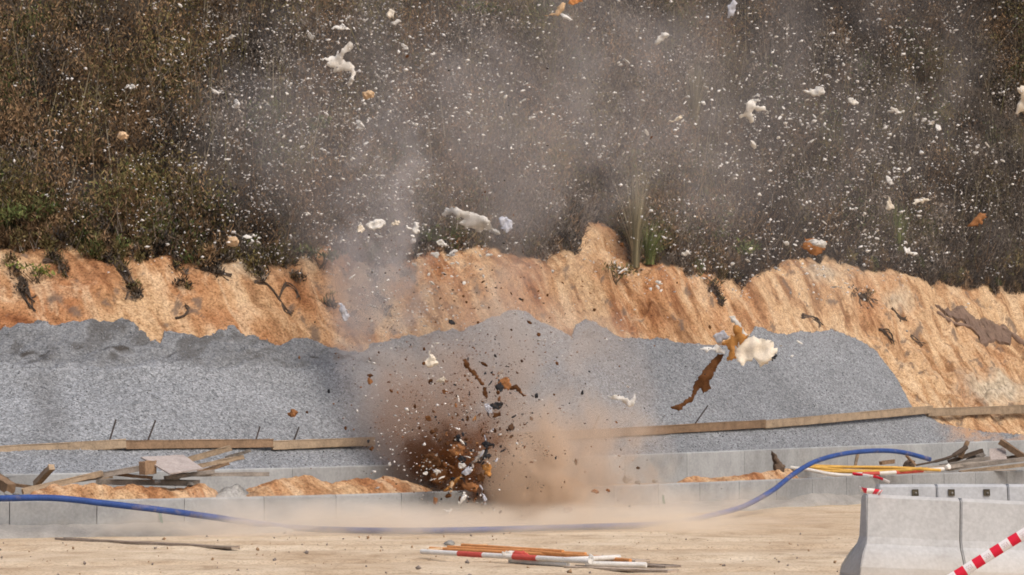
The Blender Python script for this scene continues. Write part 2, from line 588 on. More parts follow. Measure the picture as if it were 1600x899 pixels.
def relief(X, t):
    """gullies and lumps of the cut face and the hill above it"""
    X = np.asarray(X, float); t = np.asarray(t, float)
    Y = t + DB(X)
    u = X * .80 + Y * .60           # along the bank
    w = t
    cut = np.clip((t - TG(X) + .05) / .5, 0, 1) * np.clip((TV(X) + .25 - t) / .7, .25, 1) * np.clip((8.5 - t) / 2.0, 0, 1)
    g = np.abs(fbm(u * .55 + .8 * fbm(u * .8, w * .8, 3, 5), w * .35, 3, 3))
    z = cut * (-.20 * np.clip(.30 - g, 0, 1) / .30 + .08)
    z = z + cut * .20 * fbm(u * 1.6, w * 1.1, 4, 9) + .035 * np.clip((t - T_RAIL) / .5, 0, 1) * np.clip((t - TG(X) + .2) / .4, .3, 1) * fbm(u * 4, w * 4, 4, 21)
    z = z + cut * (.075 * fbm(X * 6, w * 6, 4, 23) + .06 * np.abs(fbm(u * 2.3, w * 2.6, 3, 24)))
    z = z + .35 * np.clip((t - 7) / 4, 0, 1) * fbm(u * .35, w * .35, 4, 31)
    return z

def H(X, t): return H0(X, t) + relief(X, t)

def B(px, py, lift=0.0):
    """photo pixel -> world point on the bank with its relief"""
    X, t = T(px, py)
    return Vector((X, float(DB(X)) + t, float(H(X, t)) + lift))

# ------------------------------------------------------------------ setting: ground
def build_ground():
    xs = np.concatenate([np.linspace(-300, -14, 20), np.linspace(-13.5, 16, 330), np.linspace(17, 300, 20)])
    ys = np.concatenate([np.linspace(-60, 22, 16), np.linspace(23, 58, 260), np.linspace(60, 400, 18)])
    Xg, Yg = np.meshgrid(xs, ys, indexing='ij')
    z = .012 * fbm(Xg * 1.2, Yg * 1.8, 5, 2) + .02 * fbm(Xg * .25, Yg * .5, 3, 8)
    # wheel ruts running along the track
    for off, wd, dp in ((30.3, .22, .025), (32.4, .25, .03), (35.4, .3, .03), (37.0, .25, .02)):
        yc = off + Xg * .12 + .25 * np.sin(Xg * .4 + off)
        z -= dp * np.exp(-((Yg - yc) / wd) ** 2) * (0.6 + .6 * vnoise(Xg * 2, Yg * 3, 4))
        z += dp * .5 * np.exp(-((Yg - yc - wd * 1.6) / (wd * .6)) ** 2)
    z = np.where((Xg < -14) | (Xg > 17) | (Yg < 22), 0, z)
    me = mesh_np('ground', np.stack([Xg, Yg, z], -1).reshape(-1, 3), grid_faces(len(xs), len(ys)), True)
    return tag(link('ground', me, M_SAND), 'trampled tan sand of the site track', 'ground', kind='structure')
build_ground()

def build_bank():
    xs = np.concatenate([np.linspace(-46, -9.2, 50), np.linspace(-9, 14.5, 620), np.linspace(14.8, 60, 50)])
    ts = np.concatenate([np.linspace(.07, 2.4, 30), np.linspace(2.44, 7.5, 150), np.linspace(7.6, 16, 70), np.linspace(16.5, 60, 45)])
    Xg, Tg = np.meshgrid(xs, ts, indexing='ij')
    Yg = DB(Xg) + Tg
    z = H(Xg, Tg)
    z = np.where(Tg > 24, z - .35 * (Tg - 24) , z)
    z = z - .14 * np.clip((TG(Xg) - Tg) / .3, 0, 1)
    tv = TV(Xg) + .22 * fbm(Xg * 4, Tg * 4, 4, 40)
    veg = np.clip((Tg - tv) / .12, 0, 1)
    u = Xg * .8 + Yg * .6
    stain = np.zeros_like(Xg)
    stain = np.maximum(stain, .8 * np.clip((fbm(u * 4.5, Tg * 4.5, 3, 78) - .42) / .12, 0, 1))
    cx, ct = T(1565, 605)
    chalk = np.clip(1.25 - np.sqrt(((Xg - cx) / 1.1) ** 2 + ((Tg - ct) / .75) ** 2) + .5 * fbm(Xg * 2.5, Tg * 2.5, 3, 60), 0, 1)
    for gx, gy, gr in ((385, 420, .5), (590, 430, .5), (1290, 425, .7), (1400, 470, .5)):
        a, b_ = T(gx, gy)
        chalk = np.maximum(chalk, .75 * np.clip(1.2 - np.sqrt(((Xg - a) / gr) ** 2 + ((Tg - b_) / (gr * .5)) ** 2) + .6 * fbm(Xg * 3, Tg * 3, 3, 61), 0, 1))
    me = mesh_np('cut_bank_terrain', np.stack([Xg, Yg, z], -1).reshape(-1, 3), grid_faces(len(xs), len(ts)), True,
                 attrs={'veg': veg, 'stain': stain, 'chalk': chalk,
                        'pale': np.clip(.75 * np.clip((Xg - X_at(1120, DB, 4)) / 2.0, 0, 1) + .9 * fbm(Xg * .9, Tg * .9, 3, 62), 0, .9)})
    return tag(link('cut_bank_terrain', me, M_SOIL), 'orange eroded earth cutting between the gravel and the scrub', 'earth bank', kind='structure')
build_bank()

def gravel_h(X, t):
    X = np.asarray(X, float); t = np.asarray(t, float)
    tg = TG(X) + .05 * fbm(X * 7, t * 7, 3, 50)
    edge = np.clip((tg - t) / .25, -1, 1)
    thick = np.where(edge > 0, .075 * np.abs(edge) ** .5, .22 * edge)
    bench = .10 * np.exp(-((t - 3.05 - .12 * fbm(X * 1.5, X * 0, 3, 90)) / .22) ** 2) * np.clip((TG(X) - 3.4) * 2, 0, 1) * np.clip((-.5 - X) / 1.0, 0, 1)
    return H0(X, t) + relief(X, t) * np.clip((t - 2.6) / .8, 0, 1) + thick + bench + .008 * fbm(X * 20, t * 20, 2, 55) + .02 * fbm(X * 2, t * 2, 3, 56) + .17 * np.clip((t - 2.95) / .15, 0, 1) * np.clip((-.3 - X) / .8, 0, 1) * fbm(X * 2.4, t * 2.6, 4, 57)

def build_gravel():
    xs = np.linspace(-10.5, 14.5, 900)
    ts = np.linspace(.05, 4.9, 200)
    Xg, Tg = np.meshgrid(xs, ts, indexing='ij')
    Yg = DB(Xg) + Tg
    z = gravel_h(Xg, Tg)
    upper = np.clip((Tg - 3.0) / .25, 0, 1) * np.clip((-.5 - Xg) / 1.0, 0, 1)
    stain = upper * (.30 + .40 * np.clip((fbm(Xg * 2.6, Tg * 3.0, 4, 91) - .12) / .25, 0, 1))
    for hx, hy, hr in ((45, 562, .16), (70, 564, .10), (128, 553, .17), (145, 556, .13), (185, 556, .22), (305, 572, .12), (362, 568, .10), (385, 560, .10), (490, 566, .15), (540, 566, .16)):  # undercut holes: their shade painted as dark patches in the gravel colour
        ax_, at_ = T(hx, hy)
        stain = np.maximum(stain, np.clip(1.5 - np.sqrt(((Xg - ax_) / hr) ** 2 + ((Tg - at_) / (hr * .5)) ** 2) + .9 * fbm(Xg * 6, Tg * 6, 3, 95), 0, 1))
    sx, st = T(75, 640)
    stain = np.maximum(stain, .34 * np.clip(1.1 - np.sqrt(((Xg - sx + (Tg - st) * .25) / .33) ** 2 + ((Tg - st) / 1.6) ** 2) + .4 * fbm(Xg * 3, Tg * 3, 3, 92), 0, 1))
    xs_soil = X_at(1450, DB, 1)
    stain = np.maximum(stain, .13 * np.clip((Xg - X_at(880, DB, 2)) / .6, 0, 1))
    soil = .8 * np.clip((Xg - xs_soil) / 1.0, 0, 1) * np.clip(.5 + 1.6 * fbm(Xg * 2.2, Tg * 3, 4, 93), 0, 1)
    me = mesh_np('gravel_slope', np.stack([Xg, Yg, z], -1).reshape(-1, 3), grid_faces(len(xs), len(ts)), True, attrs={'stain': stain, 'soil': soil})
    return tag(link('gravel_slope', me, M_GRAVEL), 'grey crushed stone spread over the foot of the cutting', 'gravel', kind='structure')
build_gravel()

def rock_field(name, pts, sizes, mat, cols=None, flat=.75, long=1.0):
    """many small stones as one mesh (the gravel's own loose stones)"""
    o = np.array([(1, 0, 0), (-1, 0, 0), (0, 1, 0), (0, -1, 0), (0, 0, 1), (0, 0, -1)], float)
    f = np.array([(0, 2, 4), (2, 1, 4), (1, 3, 4), (3, 0, 4), (2, 0, 5), (1, 2, 5), (3, 1, 5), (0, 3, 5)])
    n = len(pts)
    j = o[None] * RNG.uniform(.55, 1.25, (n, 6, 1)) + RNG.normal(0, .18, (n, 6, 3))
    a = RNG.normal(size=(n, 3, 3)); q, _ = np.linalg.qr(a)
    v = np.einsum('nij,nkj->nki', q, j * np.array([1, .8, flat])) * np.asarray(sizes)[:, None, None]
    v = v * np.array([long, 1, 1]) + np.asarray(pts)[:, None, :]
    faces = (f[None] + np.arange(n)[:, None, None] * 6).reshape(-1, 3)
    c = None if cols is None else np.repeat(np.asarray(cols), 6, 0)
    return mesh_np(name, v.reshape(-1, 3), faces, False, c)

def build_stones():
    n = 30000
    X = RNG.uniform(-9.5, 13.5, n); t = RNG.uniform(.08, 4.6, n)
    ok = t < TG(X) + .06
    X, t = X[ok], t[ok]
    z = gravel_h(X, t)
    s = RNG.uniform(.007, .015, len(X)) * RNG.choice([1, 1, 1, 1.5], len(X))
    g = RNG.uniform(.13, .33, len(X))
    xd = X_at(900, DB, 2)
    g = g * np.where(X > xd, .86, 1)
    xs_soil = X_at(1450, DB, 1)
    cols = np.stack([g, g * 1.05, g * 1.12], 1) * 1.0
    me = rock_field('gravel', np.stack([X, DB(X) + t, z + s * .2], 1), s, None, cols)
    tag(link('gravel', me, M_FLECK), 'loose grey crushed stone lying on the gravel slope', 'gravel', kind='stuff')
build_stones()

# ------------------------------------------------------------------ dust (volumes)
def dust_mat(name, col, dens, radii, nscale=1.0, contrast=(.35, .65), power=1.3, floor=.15, stretch=(1, 1, 1)):
    m = bpy.data.materials.new(name); m.use_nodes = True
    nt = m.node_tree; nt.nodes.clear()
    out = N(nt, 'ShaderNodeOutputMaterial')
    pv = N(nt, 'ShaderNodeVolumePrincipled')
    pv.inputs['Color'].default_value = (*col, 1)
    pv.inputs['Anisotropy'].default_value = .0
    nt.links.new(pv.outputs[0], out.inputs['Volume'])
    tc = N(nt, 'ShaderNodeTexCoord')
    mp = N(nt, 'ShaderNodeMapping'); mp.inputs['Scale'].default_value = tuple(r * s for r, s in zip(radii, stretch))
    nt.links.new(tc.outputs['Object'], mp.inputs[0])
    nz = noise(nt, mp.outputs[0], nscale, 6, .62, .8)
    ln = N(nt, 'ShaderNodeVectorMath', operation='LENGTH'); nt.links.new(tc.outputs['Object'], ln.inputs[0])
    # ragged border: push the radius about with the same noise
    ad = N(nt, 'ShaderNodeMath', operation='MULTIPLY_ADD'); nt.links.new(nz.outputs[0], ad.inputs[0]); ad.inputs[1].default_value = -2.6
    sb = N(nt, 'ShaderNodeMath', operation='ADD'); nt.links.new(ln.outputs['Value'], sb.inputs[0]); sb.inputs[1].default_value = 1.18
    nt.links.new(sb.outputs[0], ad.inputs[2])
    fo = N(nt, 'ShaderNodeMapRange'); fo.inputs['From Min'].default_value = 1.0; fo.inputs['From Max'].default_value = .0
    fo.interpolation_type = 'SMOOTHSTEP'
    nt.links.new(ad.outputs[0], fo.inputs[0])
    edge = N(nt, 'ShaderNodeMapRange'); edge.inputs['From Min'].default_value = 1.0; edge.inputs['From Max'].default_value = .8
    nt.links.new(ln.outputs['Value'], edge.inputs[0])
    pw = N(nt, 'ShaderNodeMath', operation='POWER'); nt.links.new(fo.outputs[0], pw.inputs[0]); pw.inputs[1].default_value = power
    nr = N(nt, 'ShaderNodeMapRange'); nr.inputs['From Min'].default_value = contrast[0]; nr.inputs['From Max'].default_value = contrast[1]
    nr.inputs['To Min'].default_value = floor; nr.inputs['To Max'].default_value = 1
    nt.links.new(nz.outputs[0], nr.inputs[0])
    m1 = N(nt, 'ShaderNodeMath', operation='MULTIPLY'); nt.links.new(pw.outputs[0], m1.inputs[0]); nt.links.new(nr.outputs[0], m1.inputs[1])
    m2 = N(nt, 'ShaderNodeMath', operation='MULTIPLY'); nt.links.new(m1.outputs[0], m2.inputs[0]); nt.links.new(edge.outputs[0], m2.inputs[1])
    m3 = N(nt, 'ShaderNodeMath', operation='MULTIPLY'); nt.links.new(m2.outputs[0], m3.inputs[0]); m3.inputs[1].default_value = dens
    nt.links.new(m3.outputs[0], pv.inputs['Density'])
    return m

def dust(label, px, py, d, radii, col, dens, tilt=0.0, **kw):
    bm = bmesh.new()
    bmesh.ops.create_icosphere(bm, subdivisions=2, radius=1.08)
    me = bpy.data.meshes.new('dust_cloud'); bm.to_mesh(me); bm.free()
    o = link('dust_cloud', me, dust_mat('dust_volume', col, dens, radii, **kw))
    o.location = P(px, py, d)
    o.scale = radii
    o.rotation_euler = (0, tilt, 0)
    return tag(o, label, 'dust', 'dust clouds thrown up by the blast', 'stuff')

DUST = True
if DUST:
    dust('dark brown burst of soil at the heart of the blast', 690, 708, 43.2, (.70, .5, .62), (.19, .078, .03), 9.0, nscale=1.7, floor=.2)
    dust('rust brown puff under the flying shards', 745, 725, 43.0, (.80, .45, .85), (.34, .145, .055), 6.5, nscale=1.9, floor=.2)
    dust('reddish brown dust hanging over the dark burst', 690, 645, 43.4, (1.35, .7, 1.45), (.56, .39, .29), 1.9, nscale=.9, tilt=.25, floor=.3)
    dust('tan dust column in front of the channel wall', 845, 740, 42.3, (1.0, .7, 1.30), (.80, .65, .51), 5.0, nscale=1.1, floor=.4)
    dust('tan dust spilling out beside the column', 910, 720, 43.2, (1.5, .8, 1.3), (.80, .67, .55), 2.6, nscale=1.0, floor=.4)
    dust('broad grey brown dust hiding the middle of the gravel', 765, 620, 44.2, (2.7, 1.1, 2.6), (.70, .61, .54), 1.6, nscale=.6, floor=.5)
    dust('pale low dust rolling over the hose', 690, 833, 40.5, (5.2, 1.6, .52), (.90, .81, .69), 2.5, nscale=.8, floor=.4, stretch=(.6, 1, 1.5))
    dust('thin low dust along the channel wall to the left', 320, 828, 39.2, (4.4, 1.4, .58), (.90, .83, .74), 1.9, nscale=.9, floor=.35, stretch=(.6, 1, 1.5))
    dust('thin low dust along the channel wall to the right', 1000, 806, 42.6, (3.0, 1.4, .60), (.90, .81, .70), 1.1, nscale=.9, floor=.35, stretch=(.6, 1, 1.5))
    dust('narrow grey smoke streak rising at the scrub edge', 598, 400, 45.0, (1.0, .7, 2.8), (.66, .63, .63), 1.9, nscale=.9, tilt=.12, floor=.3)
    dust('wide grey smoke drifting before the hillside', 860, 160, 47.0, (3.3, 1.4, 3.8), (.70, .66, .64), .34, nscale=.5, floor=.4)
    dust('faint smoke veil before the upper hillside', 1180, 110, 50.0, (4.6, 1.6, 3.6), (.70, .66, .64), .15, nscale=.4, floor=.5)
    dust('faint smoke veil over the white scraps', 560, 190, 47.0, (3.4, 1.4, 3.6), (.70, .66, .64), .22, nscale=.5, floor=.5)
    dust('faint dust veil over the scrub and cutting at the right', 1330, 330, 52.0, (5.0, 1.6, 3.0), (.70, .65, .62), .07, nscale=.4, floor=.6)

# ------------------------------------------------------------------ channel walls
def wall_point(X, fun, off=0.0):
    return Vector((X, float(fun(X)) + off, 0))

def arc_X(fun, x_start, step, count):
    xs = [x_start]
    for _ in range(count):
        X = xs[-1]
        s = (float(fun(X + .05)) - float(fun(X))) / .05
        xs.append(X + step / math.sqrt(1 + s * s))
    return xs

def panel_bm(Xa, Xb, fun, z0, z1a, z1b, thick, gap=.012, lip=True, seed=0):
    """one precast wall panel, standing along the curve; a shallow groove runs along its face"""
    a = wall_point(Xa, fun); b = wall_point(Xb, fun)
    ax = (b - a).normalized(); nrm = Vector((ax.y, -ax.x, 0))      # towards the camera
    a = a + ax * gap / 2; b = b - ax * gap / 2
    h = (z1a + z1b) / 2 - z0
    prof = [(0, z0), (0, z0 + h * .40), (.03, z0 + h * .42), (.03, z0 + h * .445), (.0, z0 + h * .47), (0, z0 + h - .02), (.012, z0 + h)] if lip else [(0, z0), (0, z0 + h - .015), (.012, z0 + h)]
    prof = prof + [(thick - .012, z0 + h), (thick, z0 + h - .015), (thick, z0)]
    bm = bmesh.new()
    rings = []
    nseg = 5
    rr = random.Random(seed)
    for i in range(nseg + 1):
        t = i / nseg
        p = a.lerp(b, t)
        dz = (z1a + (z1b - z1a) * t) - (z1a + z1b) / 2
        rings.append([bm.verts.new(Vector((p.x, p.y, 0)) - nrm * (o + rr.uniform(-.002, .002)) + Vector((0, 0, z + dz * (z - z0) / h + rr.uniform(-.003, .003)))) for o, z in prof])
    k = len(prof)
    for r0, r1 in zip(rings, rings[1:]):
        for i in range(k):
            j = (i + 1) % k
            bm.faces.new((r0[i], r0[j], r1[j], r1[i]))
    bm.faces.new(rings[0]); bm.faces.new(rings[-1][::-1])
    bmesh.ops.recalc_face_normals(bm, faces=bm.faces[:])
    return bm

def px_of(p):
    v = Vector(p) - Vector((0, 0, CAM_H))
    f = v.y * CP + v.z * SP; u = -v.y * SP + v.z * CP
    return 800 + F * v.x / f, 449.5 - F * u / f

def build_walls():
    # the joints fall where the photograph shows them
    Xj = X_at(153, DW)
    left = []
    X = Xj
    for _ in range(4):
        s = (float(DW(X + .05)) - float(DW(X))) / .05
        X = X - 1.24 / math.sqrt(1 + s * s); left.append(X)
    xs = left[::-1] + arc_X(DW, Xj, 1.25, 26)
    for i, (a, b) in enumerate(zip(xs, xs[1:])):
        pa, pb = px_of((a, float(DW(a)), .3))[0], px_of((b, float(DW(b)), .3))[0]
        bm = panel_bm(a, b, DW, -.25, WALL_H, WALL_H, .13, seed=i)
        o = bm_obj('channel_wall_panel', bm, M_CONC)
        mid = (pa + pb) / 2
        if pa < 250 < pb: lab = 'front channel wall panel with a green paint streak under the blue hose'
        elif pa < 1034 < pb: lab = 'front channel wall panel with a green paint mark right of the dust'
        elif mid < 60: lab = 'front channel wall panel under the blue hose at the left picture edge'
        elif mid < 420: lab = 'grey front channel wall panel below the orange sand heap and timber'
        elif mid < 620: lab = 'grey front channel wall panel below the low sand bed, clear of the hose'
        elif mid < 960: lab = 'front channel wall panel veiled by blast dust'
        elif mid < 1180: lab = 'grey front channel wall panel right of the dust and left of the rising hose'
        elif mid < 1330: lab = 'front channel wall panel crossed by the rising blue hose'
        else: lab = 'front channel wall panel behind the concrete barriers'
        tag(o, lab, 'wall panel', 'precast panels of the front channel wall')
        c = ORG[o.name]
        for gx, gy0, gy1 in ((250, 797, 818), (1035, 772, 788)):
            if pa < gx < pb:
                d = float(DW(X_at(gx, DW))) - .004
                q = [P(gx - 3, gy0, d), P(gx + 2, gy0 + 2, d), P(gx + 5, gy1, d), P(gx + 1, gy1 + 1, d), P(gx - 1, (gy0 + gy1) / 2, d)]
                g = bmesh.new()
                f = g.faces.new([g.verts.new(v) for v in q])
                r = bmesh.ops.extrude_face_region(g, geom=[f])
                bmesh.ops.translate(g, verts=[v for v in r['geom'] if isinstance(v, bmesh.types.BMVert)], vec=(0, -.004, 0))
                bmesh.ops.recalc_face_normals(g, faces=g.faces[:])
                part('paint_mark', g, M_GREEN, o)
    xs = arc_X(DB, BW_X[0] - 3.2, 1.9, 21)
    for i, (a, b) in enumerate(zip(xs, xs[1:])):
        bm = panel_bm(a, b, DB, -.25, float(ZB(a)), float(ZB(b)), .12, lip=False, gap=.008, seed=100 + i)
        o = bm_obj('channel_wall_panel', bm, M_CONC_BACK)
        mid = (px_of((a, float(DB(a)), .8))[0] + px_of((b, float(DB(b)), .8))[0]) / 2
        if mid < 460: lab = 'back channel wall panel below the gravel, behind the timber heap'
        elif mid < 940: lab = 'back channel wall panel below the gravel, veiled by blast dust'
        elif mid < 1220: lab = 'clear back channel wall panel below the gravel, right of the dust'
        else: lab = 'back channel wall panel below the gravel, behind the pole bundle and scrap planks'
        tag(o, lab, 'wall panel', 'precast panels of the back channel wall')
build_walls()

def strip_terrain(name, Xa, Xb, off0, off1, hfun, nx, ny, mat, label, cat, kind='structure', attrs=None):
    xs = np.linspace(Xa, Xb, nx); os_ = np.linspace(off0, off1, ny)
    Xg, Og = np.meshgrid(xs, os_, indexing='ij')
    me = mesh_np(name, np.stack([Xg, DW(Xg) + Og, hfun(Xg, Og)], -1).reshape(-1, 3), grid_faces(nx, ny), True)
    return tag(link(name, me, mat), label, cat, kind=kind)

M_FILL = plain('channel_fill', (.36, .27, .19), .35, 2.5, .95, .5, 0)
strip_terrain('channel_ground', -10, 14, .135, CH_W + .02, lambda X, o: .44 + .03 * fbm(X * 3, o * 3, 4, 12), 300, 30, M_FILL,
              'earth fill lying between the two channel walls', 'ground')

# rough mortar haunch along the foot of the front wall
M_HAUNCH = concrete('haunch_mortar', (.34, .325, .30), 1.0)
def haunch_h(X, o):
    n = fbm(X * 1.1, X * 0 + 3.3, 4, 14)
    top = .17 + .07 * n
    k = np.clip((o + .42 + .16 * fbm(X * 1.7, o * 2, 3, 15)) / .40, 0, 1)
    return -.03 + (top + .03) * k ** .6 + .02 * fbm(X * 6, o * 8, 3, 16)
strip_terrain('wall_footing_ground', -10, 9.5, -.62, .005, haunch_h, 420, 26, M_HAUNCH,
              'lumpy mortar haunch along the foot of the front channel wall', 'footing')

# ------------------------------------------------------------------ heaps in the channel
def heap(name, px0, px1, tops, off, depth, mat, label, cat, lump=.09, seed=0, z0=.40):
    """a mound lying in the channel; tops = its skyline in the photograph"""
    xa, xb = X_at(px0, DW, off), X_at(px1, DW, off)
    sx, sz = [], []
    for px, py in tops:
        X = X_at(px, DW, off); sx.append(X); sz.append(P(px, py, float(DW(X)) + off).z)
    nx, ny = 150, 40
    xs = np.linspace(xa, xb, nx); os_ = np.linspace(off - depth, off + depth, ny)
    Xg, Og = np.meshgrid(xs, os_, indexing='ij')
    prof = np.interp(Xg, sx, sz) - z0
    e = np.clip(1 - ((Og - off) / depth) ** 2, 0, 1) ** .7 * np.clip(np.minimum(Xg - xa, xb - Xg) / .25, 0, 1) ** .5
    z = z0 - .03 + prof * e * (1 + .18 * fbm(Xg * 5, Og * 5, 3, seed)) + lump * e * (fbm(Xg * 7, Og * 7, 4, seed + 5) + .9 * np.abs(fbm(Xg * 3.2, Og * 3, 2, seed + 8)))
    V = np.stack([Xg, DW(Xg) + Og, z], -1).reshape(-1, 3)
    c = V.mean(0); c[2] = z0
    me = mesh_np(name, V - c, grid_faces(nx, ny), True)
    o = link(name, me, mat)
    o.location = c
    return tag(o, label, cat)
M_HEAP = soil_mat('heap_soil')
M_HEAPGRAVEL = plain('heap_gravel', (.36, .355, .34), .5, 26, .95, .9, 0)
heap('soil_heap', 28, 352, [(28, 772), (60, 762), (100, 757), (150, 756), (200, 758), (250, 757), (285, 762), (310, 754), (338, 756), (352, 775)], .55, .42, M_HEAP,
     'long orange soil heap behind the wall below the loose timber', 'soil heap', .05, 3)
heap('soil_heap', 360, 690, [(360, 772), (395, 760), (430, 750), (480, 746), (520, 755), (560, 748), (600, 744), (640, 752), (690, 765)], .95, .75, M_HEAP,
     'low orange soil heap half hidden in dust left of the burst', 'soil heap', .05, 4)
heap('soil_heap', 845, 925, [(845, 758), (875, 740), (895, 745), (925, 757)], .5, .4, M_HEAP, 'small orange soil heap in the dust right of the burst', 'soil heap', .04, 5)
heap('soil_heap', 1045, 1250, [(1045, 752), (1070, 746), (1100, 744), (1150, 742), (1200, 735), (1230, 730), (1250, 734)], .7, .5, M_HEAP,
     'thin orange soil heap beside the upright wedge', 'soil heap', .04, 6)
heap('gravel_heap', 325, 405, [(325, 768), (350, 757), (375, 755), (405, 766)], .6, .45, M_HEAPGRAVEL, 'small pale gravel heap at the end of the orange soil', 'gravel heap', .05, 7)

# ------------------------------------------------------------------ rail boards on the gravel
def rail(px0, py0, px1, py1, hpx, label, mat=M_BOARD, seed=0):
    """an edge board set on the gravel: its top edge runs through the two photo points"""
    pts = []
    for px, py in ((px0, py0), (px1, py1)):
        X = X_at(px, DB, T_RAIL); d = float(DB(X)) + T_RAIL
        pts.append((P(px, py, d), hpx * d / F))
    h = pts[0][1]
    a = pts[0][0] - Vector((0, 0, h / 2)); b = pts[1][0] - Vector((0, 0, h / 2))
    bm = beam_bm(a, b, .075, h, (0, 0, 1), .008, 10, .004, seed)
    return tag(bm_obj('edge_board', bm, mat), label, 'board', 'timber edge boards set along the gravel')
rail(-120, 704, 197, 686, 15, 'tan edge board on the gravel, nearest the left picture edge', seed=1)
rail(196, 688, 426, 686, 14, 'brown edge board on the gravel above the timber heap', M_BROWNWOOD, seed=2)
rail(425, 689, 584, 683, 14, 'edge board on the gravel ending in the dust left of the burst', seed=3)
rail(772, 678, 930, 671, 14, 'edge board on the gravel half lost in dust right of the burst', M_BROWNWOOD, seed=4)
rail(926, 671, 1195, 656, 14, 'long weathered edge board on the gravel below the torn sack', M_BROWNWOOD, seed=5)
rail(1194, 657, 1456, 634, 13, 'edge board climbing to the end of the gravel', seed=6)
rail(1449, 638, 1586, 634, 13, 'level edge board on the orange earth', seed=7)
rail(1582, 633, 1720, 630, 14, 'edge board on the orange earth at the right picture edge', seed=8)

# steel stakes in the gravel
for px0, py0, px1, py1, lab in ((181, 656, 169, 688, 'steel stake in gravel, leftmost of the row'), (243, 657, 229, 686, 'steel stake in gravel right beside the leftmost one'),
        (406, 667, 398, 686, 'short steel stake above the brown edge board'), (467, 668, 457, 687, 'steel stake above the board left of the burst'),
        (936, 650, 924, 670, 'steel stake in gravel beside the dust'), (1106, 634, 1082, 660, 'bent steel rod in gravel below the torn sack')):
    X = X_at(px1, DB, T_RAIL + .15); d = float(DB(X)) + T_RAIL + .12
    a, b = P(px0, py0, d + .1), P(px1, py1 + 8, d)
    bm = tube_bm([a, a.lerp(b, .5), b], .013, 7)
    tag(bm_obj('steel_stake', bm, M_STEEL), lab, 'stake', 'steel stakes in the gravel')

# ------------------------------------------------------------------ loose timber left
def board(px0, py0, px1, py1, hpx, d0, d1, w, label, mat, seed=0, up=(0, 0, 1), name='timber_plank', cat='plank', group='loose timber behind the front wall', sag=0.0, bevel=.006):
    a, b = P(px0, py0, d0), P(px1, py1, d1)
    h = hpx * (d0 + d1) / 2 / F
    bm = beam_bm(a, b, w, h, up, bevel, 8, .005, seed, sag=sag)
    return tag(bm_obj(name, bm, mat), label, cat, group)
dl = 38.6
board(-12, 745, 17, 764, 17, dl + .5, dl + .1, .14, 'short square brown post end at the left picture edge', M_BROWNWOOD, 11, name='timber_post', cat='post')
board(56, 757, 81, 730, 9, dl + 1.2, dl + .6, .09, 'short square post leaning up out of the soil heap', M_BOARD, 12, name='timber_post', cat='post')
board(35, 768, 160, 740, 9, dl + .45, dl + .8, .12, 'long plank sloping down into the orange soil heap', M_BOARD, 13)
board(120, 750, 228, 730, 9, dl + .85, dl + 1.0, .12, 'grey beam running to the block under the plywood', M_GREYWOOD, 14)
board(150, 753, 312, 755, 9, dl + 1.15, dl + 1.25, .10, 'level grey board lying behind the orange soil heap', M_GREYWOOD, 15)
board(222, 732, 240, 730, 21, dl + .75, dl + .95, .12, 'brown square block holding up the plywood sheet', M_BROWNWOOD, 17, name='timber_block', cat='block')
board(275, 724, 361, 700, 9, dl + 1.9, dl + 2.1, .12, 'plank sticking up highest from the timber heap', M_BOARD, 18)
board(285, 734, 381, 714, 7, dl + 1.85, dl + 2.0, .14, 'plank fanned out below the highest plank', M_BOARD, 19)
board(352, 716, 392, 704, 5, dl + 2.05, dl + 2.1, .10, 'thin plank tip reaching farthest toward the dust', M_GREYWOOD, 20)
board(310, 738, 357, 724, 5, dl + 1.75, dl + 1.9, .12, 'short plank lowest in the fan of planks', M_BROWNWOOD, 21)
board(275, 742, 420, 741, 6, dl + 1.3, dl + 1.6, .10, 'grey plank lying level behind the fan of planks', M_GREYWOOD, 22)

board(258, 747, 334, 737, 6, dl + 1.0, dl + 1.3, .10, 'grey plank under the low edge of the plywood sheet', M_GREYWOOD, 61)
board(98, 752, 176, 745, 5, dl + 1.3, dl + 1.35, .09, 'thin splintered plank half sunk behind the orange soil heap', M_BOARD, 62)
board(178, 741, 238, 747, 5, dl + 1.05, dl + 1.0, .09, 'short brown plank crossing the grey beam', M_BROWNWOOD, 63)
board(18, 757, 66, 764, 5, dl + .7, dl + .6, .09, 'brown plank end beside the square post at the far left', M_BROWNWOOD, 64)

def sheet(name, corners, thick, mat, label, cat, group=None, n=6, wav=.004, seed=0):
    """a flat sheet through four world corners, with a true thickness"""
    a, b, c, d = [Vector(v) for v in corners]
    nrm = (b - a).cross(d - a).normalized()
    rr = random.Random(seed)
    bm = bmesh.new()
    top = [[None] * (n + 1) for _ in range(n + 1)]; bot = [[None] * (n + 1) for _ in range(n + 1)]
    for i in range(n + 1):
        for j in range(n + 1):
            p = a.lerp(b, i / n).lerp(d.lerp(c, i / n), j / n) + nrm * rr.uniform(-wav, wav)
            top[i][j] = bm.verts.new(p + nrm * thick / 2); bot[i][j] = bm.verts.new(p - nrm * thick / 2)
    for i in range(n):
        for j in range(n):
            bm.faces.new((top[i][j], top[i + 1][j], top[i + 1][j + 1], top[i][j + 1]))
            bm.faces.new((bot[i][j], bot[i][j + 1], bot[i + 1][j + 1], bot[i + 1][j]))
    for i in range(n):
        for e0, e1 in (((i, 0), (i + 1, 0)), ((i, n), (i + 1, n)), ((0, i), (0, i + 1)), ((n, i), (n, i + 1))):
            bm.faces.new((top[e0[0]][e0[1]], top[e1[0]][e1[1]], bot[e1[0]][e1[1]], bot[e0[0]][e0[1]]))
    bmesh.ops.recalc_face_normals(bm, faces=bm.faces[:])
    return tag(bm_obj(name, bm, mat), label, cat, group)
